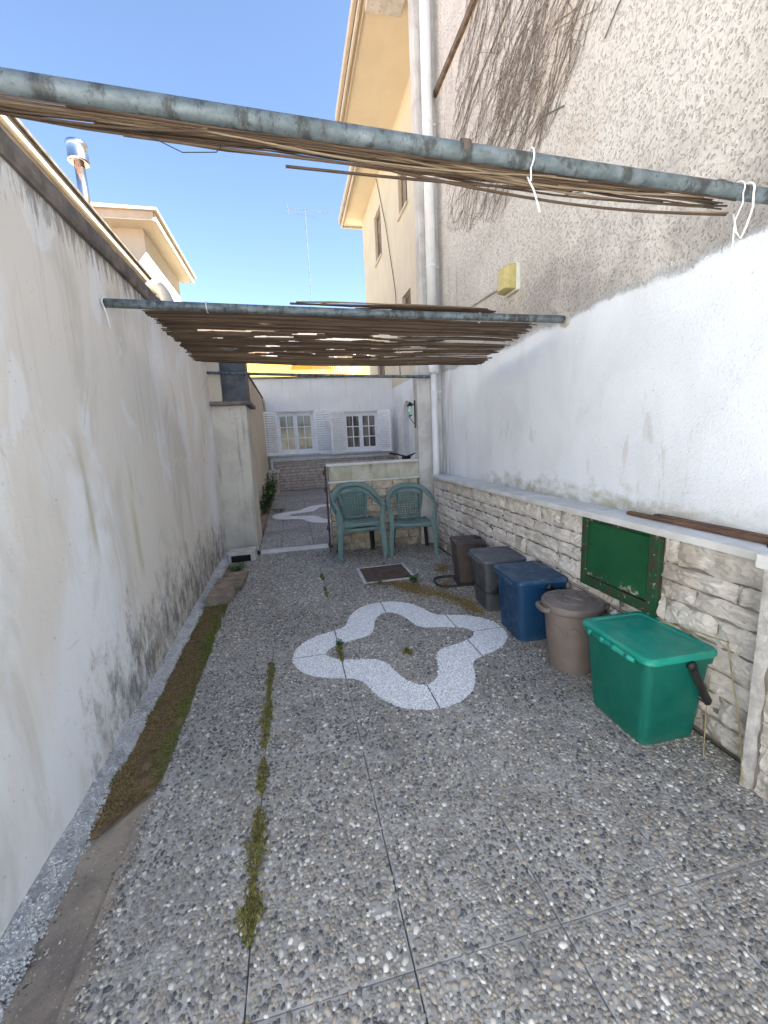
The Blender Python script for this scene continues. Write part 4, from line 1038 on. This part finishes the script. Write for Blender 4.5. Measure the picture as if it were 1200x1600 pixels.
for (a,b,d0,d1,r) in ((-.33,.62,-.058,-.045,.0038),(.05,.95,-.082,-.050,.0042),(.35,1.61,-.06,-.062,.0045),(.45,1.62,-.066,-.055,.0038)):
    pts=[]
    for q in range(15):
        t=q/14; x=a+(b-a)*t; pts.append(on1(x, d0+(d1-d0)*t-.028*math.sin(math.pi*t)*(1 if a>.3 else .2), .03))
    obj('reed', MB().tube(pts, r, 6), M['reed'], RBn, smooth=True, label='long grey reed hanging lowest in the bundle')
obj('binding_wire', MB().tube([on1(-.28,-.055,.02),on1(-.2,-.085,.02),on1(-.12,-.075,.02),on1(-.1,-.05,.02)], .0012, 5), M['iron'], RBn)
def cord(pts, r, label):
    return tag(obj('cord', MB().tube(pts, r, 7), M['rope'], smooth=True), label, 'cord', 'white cords tied round the nearest pole')
def loop1(x, r=.036, n=16, drop=0): return [on1(x, r*math.sin(a), -r*math.cos(a)) for a in np.linspace(-2.2,3.3,n)]
cord([on1(.772,-.062,-.012)]+[on1(.772, .028*math.sin(a)*(1.0), -.028*math.cos(a)) for a in np.linspace(-1.2,3.6,16)]+[on1(.774,-.058,.0),on1(.783,-.085,-.01),on1(.795,-.115,-.01),on1(.803,-.145,-.012)], .0027, 'short white cord knotted round the nearest pole right of its middle')
cord([on1(1.60,-.315,-.01),on1(1.603,-.2,-.01),on1(1.605,-.10,-.01),on1(1.61,-.05,-.03)]+[on1(1.615, .028*math.sin(a), -.028*math.cos(a)) for a in np.linspace(-.6,3.4,12)], .0024, 'long white cord hanging straight from the right end of the nearest pole')
cord([on1(1.66, .028*math.sin(a), -.028*math.cos(a)) for a in np.linspace(3.3,-.4,12)]+[on1(1.658,-.06,-.03),on1(1.648,-.12,-.02),on1(1.640,-.155,-.01),on1(1.628,-.13,.0),on1(1.622,-.07,.01)], .0036, 'thick looped white cord at the right end of the nearest pole')

# ------------------------------------------------------------------ dead creeper on the stucco
IV = thing('dead_creeper', 'dry leafless creeper spreading over the rough stucco above the drainpipe', 'climbing plant')
def creeper(seeds, seed, r0, r1, L, drift, kinks=.22, n_br=.0, region=None, parent=None, name='stems', kind='stuff'):
    g=random.Random(seed); mb=MB()
    stack=[(y,z,math.atan2(drift[1],drift[0])+g.uniform(-.35,.35),L*g.uniform(.4,1.2),r0*g.uniform(.7,1.2),0) for (y,z) in seeds]
    while stack:
        y,z,a,l,r,lev=stack.pop(); pts=[]; home=a; s=0; step=.055
        while s<l:
            pts.append((XW-.006-.012*abs(mnoise.noise(Vector((y*3,z*3,seed)))),y,z)); a+=g.gauss(0,kinks)+(home-a)*.12
            y+=step*math.cos(a); z+=step*math.sin(a); s+=step
            if y>5.36 or (region and not region(y,z)): break
            if lev<2 and g.random()<n_br: stack.append((y,z,a+g.choice((-1,1))*g.uniform(.3,.9),l*g.uniform(.12,.4),r*.65,lev+1))
        if len(pts)>2:
            m=len(pts); mb.tube(pts,[max(r1,r*(1-.7*k/m)) for k in range(m)],4,False)
    return mb
def reg(y,z):
    lo = 2.35 + max(0,(4.05-z))*1.5 if z<4.05 else 2.35+(z-4.05)*.35
    hi = 5.15-(z-4.5)*.55
    n_=mnoise.noise(Vector((z*3,y*3,4)))
    return lo+.16*n_ < y < hi+.12*n_ and z>3.36+.35*abs(y-3.9)-.15*n_
g=random.Random(5)
seeds=[(g.uniform(2.2,4.7),g.uniform(3.7,6.2)) for _ in range(300)]+[(g.gauss(3.3,.4),g.gauss(4.35,.35)) for _ in range(90)]
seeds=[q for q in seeds if reg(*q)]
st=creeper(seeds,3,.0028,.0010,.95,(1.0,-.72),.27,.15,reg)
obj('stems', st, M['vine'], IV, kind='stuff')
big=creeper([(2.6,4.3),(2.9,4.8),(3.3,5.2),(2.7,4.15),(3.6,4.9)],9,.0065,.003,1.8,(1.0,-.6),.12,.12,reg); obj('main_stem', big, M['vine'], IV)
for k,pp in enumerate(([(3.35,3.72),(3.20,3.77),(3.08,3.72),(2.93,3.66)],[(2.55,3.75),(2.45,3.83),(2.38,3.86),(2.33,3.85)],[(2.0,4.2),(2.12,4.12),(2.17,4.05),(2.25,4.02)],[(1.95,2.62),(1.75,2.58),(1.65,2.50)],[(2.9,3.1),(2.7,3.02),(2.62,3.06)])):
    obj('twig', MB().tube([(XW-.012,y,z) for y,z in pp],.0045,5), M['vine'], IV)

# ------------------------------------------------------------------ wall light and lantern
L1 = thing('wall_light', 'yellowed plastic bulkhead light on the rough stucco wall', 'wall light', (XW,3.61,2.795))
mb=MB(); rs=[]
for (d,hy,hz) in ((0,.118,.112),(-.028,.118,.112),(-.032,.112,.106)): rs.append([(d,y,z) for (y,z,_) in rrect(hy,hz,.02,0)])
obj('back_plate', MB().rings([r[::-1] for r in rs]), M['lampwhite'], L1)
rs=[]
for (d,hy,hz) in ((-.030,.108,.102),(-.095,.100,.095),(-.118,.062,.085),(-.120,.03,.05)): rs.append([(d,y,z) for (y,z,_) in rrect(hy,hz,.02,0)])
obj('cover', MB().rings([r[::-1] for r in rs]), M['amber'], L1, bevel=.003)
L2 = thing('lantern', 'small black iron lantern with green glass on a scrolled wall bracket', 'lantern', (1.663,5.51,1.60))
obj('bracket', MB().box((-.012,-.012,0),(.0,.012,.36)).tube([(-.01,0,.05),(-.05,0,.10),(-.09,0,.15),(-.07,0,.20),(-.04,0,.17)],.005,6).tube([(-.01,0,.30),(-.05,0,.33),(-.07,0,.31)],.006,6), M['iron'], L2)
obj('lantern_glass', MB().lathe([(.018,0),(.034,.03),(.034,.10),(.028,.12)],(-.07,0,.17),8), simple('pale_green_glass',(.35,.5,.42),.15,.1), L2)
obj('lantern_cage', MB().lathe([(.040,.0),(.044,.012),(.016,.04),(.006,.06)],(-.07,0,.285),8).lathe([(.004,-.02),(.022,-.005),(.022,.0)],(-.07,0,.17),8), M['iron'], L2)

# ------------------------------------------------------------------ bicycle behind the low wall
BK = thing('bicycle', 'black bicycle parked behind the low wall with only its handlebar showing', 'bicycle', (1.93,7.2,0), math.radians(-80))
def torus(c,R,r,axis='y',n=28,m=6):
    pts=[]; 
    mb=MB(); rs=[]
    for k in range(n):
        a=2*math.pi*k/n; ring=[]
        for q in range(m):
            b=2*math.pi*q/m; rr_=R+r*math.cos(b); ring.append((c[0]+rr_*math.cos(a), c[1]+r*math.sin(b), c[2]+rr_*math.sin(a)))
        rs.append(ring)
    rs.append(rs[0]); return mb.rings(rs,False,False)
for x in (0,1.0):
    w=obj('wheel', torus((x,0,.33),.29,.012), M['steel'], BK, smooth=True); obj('tyre', torus((x,0,.33),.31,.02), M['black_plastic'], w, smooth=True)
    sp=MB()
    for k in range(14): a=k*math.pi/7; sp.tube([(x,0,.33),(x+.29*math.cos(a),0,.33+.29*math.sin(a))],.002,4)
    obj('spokes', sp, M['steel'], w, kind='stuff')
fr=MB()
for a,b in (((0,0,.33),(.14,0,.85)),((.16,0,.80),(.62,0,.80)),((.14,0,.72),(.52,0,.30)),((.52,0,.30),(.64,0,.86)),((.52,0,.30),(1.0,0,.33)),((1.0,0,.33),(.62,0,.78))): fr.tube([a,b],.017,8)
obj('frame', fr, M['iron'], BK, smooth=True)
obj('saddle', MB().tube([(.52,0,.90),(.62,0,.91),(.76,0,.92)],[.02,.04,.075],8,flat=.5), M['black_plastic'], BK, smooth=True)
hb=MB().tube([(.12,0,.84),(.16,0,1.10),(.13,0,1.16)],.014,8).tube([(.10,-.30,1.22),(.12,-.18,1.20),(.12,0,1.15),(.12,.18,1.20),(.10,.30,1.22)],.012,8)
h=obj('handlebar', hb, M['iron'], BK, smooth=True)
for s in (-1,1): obj('grip', MB().tube([(.11,.20*s,1.20),(.10,.31*s,1.225)],.018,8), M['black_plastic'], h, smooth=True)
obj('brake_unit', MB().box((.06,-.06,1.10),(.16,.06,1.16)).tube([(.04,-.15,1.16),(.0,-.10,1.10),(.05,0,1.05),(.0,.10,1.10),(.05,.16,1.17)],.006,6), M['iron'], h)

# ------------------------------------------------------------------ chairs
def curve3(pts, n=24):
    """Catmull-Rom through pts"""
    P=[Vector(p) for p in pts]; P=[P[0]*2-P[1]]+P+[P[-1]*2-P[-2]]; out=[]
    segs=len(P)-3
    for k in range(n+1):
        u=k/n*segs; i=min(int(u),segs-1); t=u-i; a,b,c,d=P[i:i+4]
        out.append(.5*((2*b)+(-a+c)*t+(2*a-5*b+4*c-d)*t*t+(-a+3*b-3*c+d)*t*t*t))
    return out
def ribbon(pts, widths, normals, th):
    """flat strip with thickness: pts centre line, across direction & normal given per point"""
    rs=[]
    for p,w,(ac,nn) in zip(pts,widths,normals):
        a=Vector(ac).normalized(); n_=Vector(nn).normalized()
        e=min(th*.5,w*.3)
        rs.append([p-a*w/2-n_*e*.2, p-a*w/2*.8+n_*th/2, p+a*w/2*.8+n_*th/2, p+a*w/2-n_*e*.2, p+a*w/2*.85-n_*th/2, p-a*w/2*.85-n_*th/2])
    return MB().rings(rs)
def make_chair(label):
    t=thing('garden_chair', label, 'chair', (0,0,0), 0, 'green plastic armchairs against the low wall'); C=M['chair']
    # seat, front at -y
    V=[];F=[];nu,nv=14,10
    for j in range(nv+1):
        v=j/nv; hw=.235-.035*v; yy=-.23+.42*v
        for i in range(nu+1):
            u=i/nu*2-1; z=.425-.018*v+.016*u*u*(1-.3*v)-.010*math.cos(u*1.5)
            if v<.12: z-=(.12-v)*.10
            V.append((u*hw, yy-.03*(1-u*u)*(1-v), z))
    for j in range(nv):
        for i in range(nu): q=j*(nu+1)+i; F.append((q,q+1,q+nu+2,q+nu+1))
    s=obj('seat', MB().add(V,F), C, t, smooth=True); so=s.modifiers.new('s','SOLIDIFY'); so.thickness=.006
    # apron under the seat front and sides
    ap=MB(); fr_=[(-.245,-.20),(-.23,-.245),(-.12,-.262),(0,-.268),(.12,-.262),(.23,-.245),(.245,-.20)]
    rs=[[(x,y,.418+.010*(abs(x)/.24)**2),(x,y-.006,.41+.010*(abs(x)/.24)**2),(x,y-.004,.355-.022*(1-(x/.25)**2)*-1),(x,y+.003,.355+.022*(1-(x/.25)**2))] for x,y in fr_]
    ap.rings(rs)
    for sx in (-1,1): ap.rings([[(sx*x,y,.42),(sx*(x+.006),y,.41),(sx*(x+.004),y,.36),(sx*(x-.003),y,.36)] for x,y in ((.245,-.2),(.235,0),(.215,.19))])
    obj('apron', ap, C, t, smooth=True)
    # perforated back
    def BP(u,v):   # u -1..1, v 0..1
        hw=.132+.074*v+.010*math.sin(v*3.14); z=.415+.345*v; top=.050*(1-u*u)*v**3
        return Vector((u*hw, .195+.10*v+.035*v*v-.03*(1-u*u)*(1-.3*v), z+top))
    mb=MB(); nc,nr=8,10; b0,b1=.11,.93
    def cellu(i): return -.86+1.72*i/nc
    def cellv(j): return .08+.80*j/nr
    for j in range(nr):
        for i in range(nc):
            u0,u1,v0,v1=cellu(i),cellu(i+1),cellv(j),cellv(j+1); um,vm=(u0+u1)/2,(v0+v1)/2; du,dv=(u1-u0)*.40,(v1-v0)*.43
            sh = 0
            o=[BP(u0,v0),BP(um,v0),BP(u1,v0),BP(u1,vm),BP(u1,v1),BP(um,v1),BP(u0,v1),BP(u0,vm)]
            if (i+j)%2==0 or True:
                inn=[BP(um-du*.6,vm-dv*.6),BP(um,vm-dv),BP(um+du*.6,vm-dv*.6),BP(um+du,vm),BP(um+du*.6,vm+dv*.6),BP(um,vm+dv),BP(um-du*.6,vm+dv*.6),BP(um-du,vm)]
                mb.add(o+inn,[(k,(k+1)%8,8+(k+1)%8,8+k) for k in range(8)])
    def patch(u0,u1,v0,v1,nu,nv):
        V=[BP(u0+(u1-u0)*i/nu,v0+(v1-v0)*j/nv) for j in range(nv+1) for i in range(nu+1)]
        mb.add(V,[(j*(nu+1)+i,j*(nu+1)+i+1,(j+1)*(nu+1)+i+1,(j+1)*(nu+1)+i) for j in range(nv) for i in range(nu)])
    patch(-1,-.86,0,1,1,14); patch(.86,1,0,1,1,14); patch(-.86,.86,0,.08,9,1); patch(-.86,.86,.88,1,9,2)
    bk=obj('backrest', mb, C, t, smooth=True); so=bk.modifiers.new('s','SOLIDIFY'); so.thickness=.007; so.offset=0
    # rail: arm front -> arm -> round over the top of the back
    half=[(.285,-.235,.605),(.298,-.16,.640),(.302,-.05,.655),(.298,.07,.675),(.276,.18,.715),(.225,.265,.778),(.13,.312,.832),(0,.328,.850)]
    path=half+[(-x,y,z) for x,y,z in half[-2::-1]]; cp=curve3(path,56); n_=len(cp); nr_=[]; wd=[]
    for k,p in enumerate(cp):
        tt=(cp[min(k+1,n_-1)]-cp[max(k-1,0)]).normalized(); f_=abs(k/(n_-1)*2-1)       # 1 at arm fronts, 0 at crest
        armn=Vector((0,0,1)); backn=Vector((0,-1,.25)); m_=min(1,max(0,(f_-.38)/.30)); nn=backn.lerp(armn,m_); nn=(nn-tt*nn.dot(tt)).normalized(); ac=tt.cross(nn)
        nr_.append((ac,nn)); wd.append(.066-.018*m_)
    obj('arm_rail', ribbon(cp,wd,nr_,.016), C, t, smooth=True)
    for sx in (-1,1):
        # front leg: splayed channel from arm front to floor
        pts=curve3([(sx*.283,-.228,.60),(sx*.272,-.232,.50),(sx*.262,-.238,.41),(sx*.275,-.255,.25),(sx*.292,-.272,.0)],14); L=[]
        for k,p in enumerate(pts):
            q=k/14; w=.050+.020*math.sin(min(1,q*1.6)*math.pi)*.6; w=.048+.016*(1-abs(q-.45)/.55); d=.045-.010*q
            xi=p.x; L.append([Vector((xi+sx*w*.42,p.y+d,p.z)),Vector((xi+sx*w*.5,p.y-.002,p.z)),Vector((xi+sx*w*.1,p.y-.012,p.z)),Vector((xi-sx*w*.5,p.y-.004,p.z)),Vector((xi-sx*w*.46,p.y+.004,p.z)),Vector((xi+sx*w*.05,p.y-.002,p.z)),Vector((xi+sx*w*.40,p.y+.006,p.z)),Vector((xi+sx*w*.34,p.y+d,p.z))])
        if sx<0: L=[l[::-1] for l in L]
        obj('leg', MB().rings(L), C, t, smooth=False)
        # rear leg of the green chair, its shade put into the colour as black
        pts=curve3([(sx*.195,.200,.42),(sx*.215,.225,.25),(sx*.235,.265,.0)],8)
        L=[[Vector((p.x-sx*.024,p.y,p.z)),Vector((p.x+sx*.024,p.y,p.z)),Vector((p.x+sx*.022,p.y-.032,p.z)),Vector((p.x+sx*.017,p.y-.030,p.z)),Vector((p.x+sx*.017,p.y-.005,p.z)),Vector((p.x-sx*.024,p.y-.005,p.z))] for p in pts]
        if sx<0: L=[l[::-1] for l in L]
        obj('leg', MB().rings(L), M['black_plastic'], t, label='rear leg coloured black for shade')
        # side support from arm to seat rear
        pts=curve3([(sx*.292,.06,.662),(sx*.262,.03,.52),(sx*.232,.03,.41)],6)
    return t
ch=make_chair('lower green plastic armchair of the stack of two before the low wall')
ch.scale=(1,.86,1); ch.location=(.755,5.205,0); ch.rotation_euler=(0,0,math.radians(3))
c2=copy_tree(ch); c2.location=(.765,5.19,.062); c2.rotation_euler=(0,0,math.radians(4)); tag(c2,'upper green plastic armchair stacked on another in front of the low wall')
c3=copy_tree(ch); c3.location=(1.455,5.17,0); c3.rotation_euler=(0,0,math.radians(-9)); tag(c3,'single green plastic armchair in the corner by the drainpipe')

# ------------------------------------------------------------------ bins
def comp_bin(name, label, loc, rz, hx, hy, h, tx, ty, mb_, ml, ang, hl=.17, handle=True, lidr=.0, group='household waste bins along the stone base'):
    t=thing(name, label, 'bin', loc, rz, group)
    rs=[]; r=.035
    for k in range(9):
        q=k/8; z=h*.86*q; rs.append(rrect(hx*(tx+(1-tx)*q), hy*(ty+(1-ty)*q), r, z))
    rs+= [rrect(hx+.010,hy+.010,r,h*.862), rrect(hx+.014,hy+.014,r,h*.93), rrect(hx+.012,hy+.012,r,h*.935), rrect(hx-.01,hy-.01,r,h*.936)]
    obj('body', MB().rings(rs), mb_, t, smooth=False, bevel=0)
    z=h*.938; L=[rrect(hx+.020,hy+.020,r+.01,z),rrect(hx+.024,hy+.024,r+.01,z+.008),rrect(hx+.022,hy+.022,r+.01,z+.022),rrect(hx+.012,hy+.012,r,z+.032),rrect(hx-.012,hy-.012,r-.01,z+.034),rrect(hx-.020,hy-.020,r-.012,z+.028),rrect(hx-.06,hy-.06,.01,z+.032)]
    lid=obj('lid', MB().rings(L), ml, t)
    hb=MB().tube([(-hx-.034,-hy*.78,z+.004),(-hx-.034,hy*.78,z+.004)],.011,10)
    for q in (-.62,-.2,.2,.62): hb.tube([(-hx-.034,hy*(q-.07),z+.004),(-hx-.034,hy*(q+.07),z+.004)],.014,10)
    obj('hinge', hb, ml, lid, smooth=True)
    if handle:
        a=math.radians(ang); px,pz=.0+.03,h*.90; dx,dz=math.cos(a),math.sin(a); yy_=hy+.028
        hp=MB()
        for s in (-1,1):
            y=s*yy_
            p0=Vector((px,y,pz)); p1=p0+Vector((dx,0,dz))*hl*.6+Vector((0,0,-.004)); p2=p0+Vector((dx,0,dz))*hl
            hp.tube([p0-Vector((dx,0,dz))*.02,p0,p1,p2],[.016,.021,.018,.020],10,flat=.45,up=(0,1,0))
            hp.tube([(px,s*(hy+.008),pz),(px,s*(hy+.040),pz)],.019,12)
        hp.tube([(px+dx*hl,-yy_-.004,pz+dz*hl),(px+dx*hl,yy_+.004,pz+dz*hl)],.014,10)
        obj('handle', hp, M['black_plastic'], t, smooth=True)
    return t
for p_ in ():
    pass
comp_bin('waste_bin','bright green lidded bin with black handle nearest the camera',(1.655,1.645,0),math.radians(-1.5),.172,.215,.47,.86,.84,M['b_green'],M['b_greenlid'],-62,.225)
comp_bin('waste_bin','dark blue lidded bin between the grey bin and the round taupe bin',(1.655,2.70,0),math.radians(-4),.172,.205,.47,.86,.84,M['b_blue'],M['b_bluelid'],-40,.20)
gb=comp_bin('waste_bin','dark grey lidded bin behind the blue bin',(1.67,3.24,0),math.radians(-6),.17,.185,.46,.84,.86,M['b_gray'],M['b_graylid'],-118,.27)
obj('body_step', MB().rings([rrect(.152,.168,.03,.155),rrect(.160,.174,.03,.16),rrect(.160,.174,.03,.172),rrect(.152,.168,.03,.178)]), M['black_plastic'], gb)
# brown bin with its bail resting on the ground
bb=thing('waste_bin','dark brown bin beside the chair with its handle lying on the ground','bin',(1.665,3.86,0),math.radians(-8),'household waste bins along the stone base')
rs=[rrect(.105,.115,.025,0)]+[rrect(.105+.040*q,.115+.030*q,.028,.42*q) for q in np.linspace(.1,1,7)]
obj('body', MB().rings(rs), M['b_brown'], bb)
obj('lid', MB().rings([rrect(.150,.150,.03,.421),rrect(.153,.153,.03,.428),rrect(.150,.150,.03,.445),rrect(.135,.135,.03,.452)]), M['b_brown'], bb)
obj('latch', B(.09,-.03,.452,.14,.03,.462), M['black_plastic'], bb)
hp=MB().tube(curve3([(-.09,-.14,.015),(-.20,-.15,.014),(-.29,-.13,.014),(-.335,-.06,.014),(-.335,.06,.014),(-.29,.13,.014),(-.20,.15,.014),(-.09,.14,.015)],28),.013,8)
obj('handle', hp, M['black_plastic'], bb, smooth=True)
obj('base_ring', MB().rings([rrect(.125,.135,.03,.0),rrect(.130,.14,.03,.004),rrect(.13,.14,.03,.02),rrect(.11,.12,.03,.03)]), M['black_plastic'], bb)
# round bin
rb_=thing('round_bin','round taupe plastic bin with embossed lid between blue and green bins','bin',(1.655,2.20,0),0,'household waste bins along the stone base')
prof=[(.128,0),(.136,.004),(.139,.03),(.166,.37),(.170,.385),(.176,.39),(.176,.405),(.165,.406)]
obj('body', MB().lathe(prof,n=40), M['b_taupe'], rb_, smooth=True).modifiers.new('e','EDGE_SPLIT').split_angle=math.radians(40)
prof=[(.184,.395),(.186,.400),(.186,.428),(.180,.436),(.166,.437),(.160,.431),(.150,.434),(.10,.443),(.05,.445),(.01,.446)]
ld=obj('lid', MB().lathe(prof,n=44), M['b_taupe'], rb_, smooth=True); ld.modifiers.new('e','EDGE_SPLIT').split_angle=math.radians(40)
em=MB()
em.tube([(.105*math.cos(a),.105*math.sin(a),.443) for a in np.linspace(0,2*math.pi,30)],.004,6)
em.tube(curve3([(-.07,-.03,.447),(-.03,.05,.448),(.0,.0,.448),(.03,-.05,.448),(.07,.03,.447)],16),.006,6)
obj('emboss', em, M['b_taupe'], ld, smooth=True)
for a in (172,-12):
    A=math.radians(a); o=MB(); c,s=math.cos(A),math.sin(A)
    pts=[(.172,-.062),(.205,-.052),(.212,0),(.205,.052),(.172,.062)]
    o.tube(curve3([(x*c-y*s,x*s+y*c,.402) for x,y in pts],12),[.013]*13,8,flat=1.3,up=(0,0,1)); obj('grip_handle', o, M['b_taupe'], rb_, smooth=True)
for a in (200,238,276,314,352):
    A0=math.radians(a); pts=[]
    for q in np.linspace(0,math.pi,12):
        aa=A0+math.radians(15)*math.cos(q); zz=.26+.05*math.sin(q); rr_=.139+(.166-.139)*(zz-.03)/.34+.001; pts.append((rr_*math.cos(aa),rr_*math.sin(aa),zz))
    obj('rib', MB().tube(pts,.0022,5), M['b_taupe'], rb_, smooth=True)
tag(obj('paper_scrap', MB().add([(1.80,1.98,.33),(1.845,1.99,.35),(1.85,2.05,.40),(1.81,2.06,.385),(1.82,2.02,.42)],[(0,1,4),(1,2,4),(2,3,4),(3,0,4),(0,3,2,1)]), M['rope']), 'crumpled white plastic scrap between the round bin and the stones', 'scrap')

# manhole
MH=thing('manhole_cover','rusty brown square manhole plate in front of the chairs','manhole',(.915,4.40,0),0)
obj('plate', B(-.25,-.24,.004,.25,.24,.013), M['rust'], MH, bevel=.003)
obj('surround', MB().box((-.285,-.275,.001),(-.252,.275,.010)).box((.252,-.275,.001),(.285,.275,.010)).box((-.251,.242,.001),(.251,.275,.010)).box((-.251,-.275,.001),(.251,-.242,.010)), M['kerb'], MH)
tag(obj('pine_cone', MB().lathe([(.004,0),(.016,.006),(.02,.016),(.012,.03),(.003,.036)],(0,0,0),9), M['vine'], loc=(.97,4.70,.008)), 'small dark cone lying behind the manhole plate', 'cone')

# ------------------------------------------------------------------ dry canes along the stones
def cane(pts, r, label, mat='cane'): return tag(obj('dry_cane', MB().tube(curve3(pts,20), r, 6), M[mat], smooth=True), label, 'cane', 'dry canes by the stone base')
cane([(1.80,2.88,.475),(1.822,2.4,.45),(1.822,1.95,.435),(1.822,1.60,.50),(1.818,1.36,.535)],.0035,'long dry cane lying behind the bins along the stones')
cane([(1.812,2.80,.46),(1.826,2.3,.430),(1.826,1.9,.415),(1.824,1.7,.44)],.0030,'shorter brown cane below the long one behind the round bin','wood')
cane([(1.810,1.362,.545),(1.800,1.32,.40),(1.76,1.24,.22),(1.69,1.155,.03)],.0030,'tall dry stalk leaning on the mortar edge of the stone pier')
cane([(1.82,1.43,.34),(1.79,1.41,.20),(1.70,1.33,.005)],.0020,'thin pale straw stuck between the green bin and the wall')
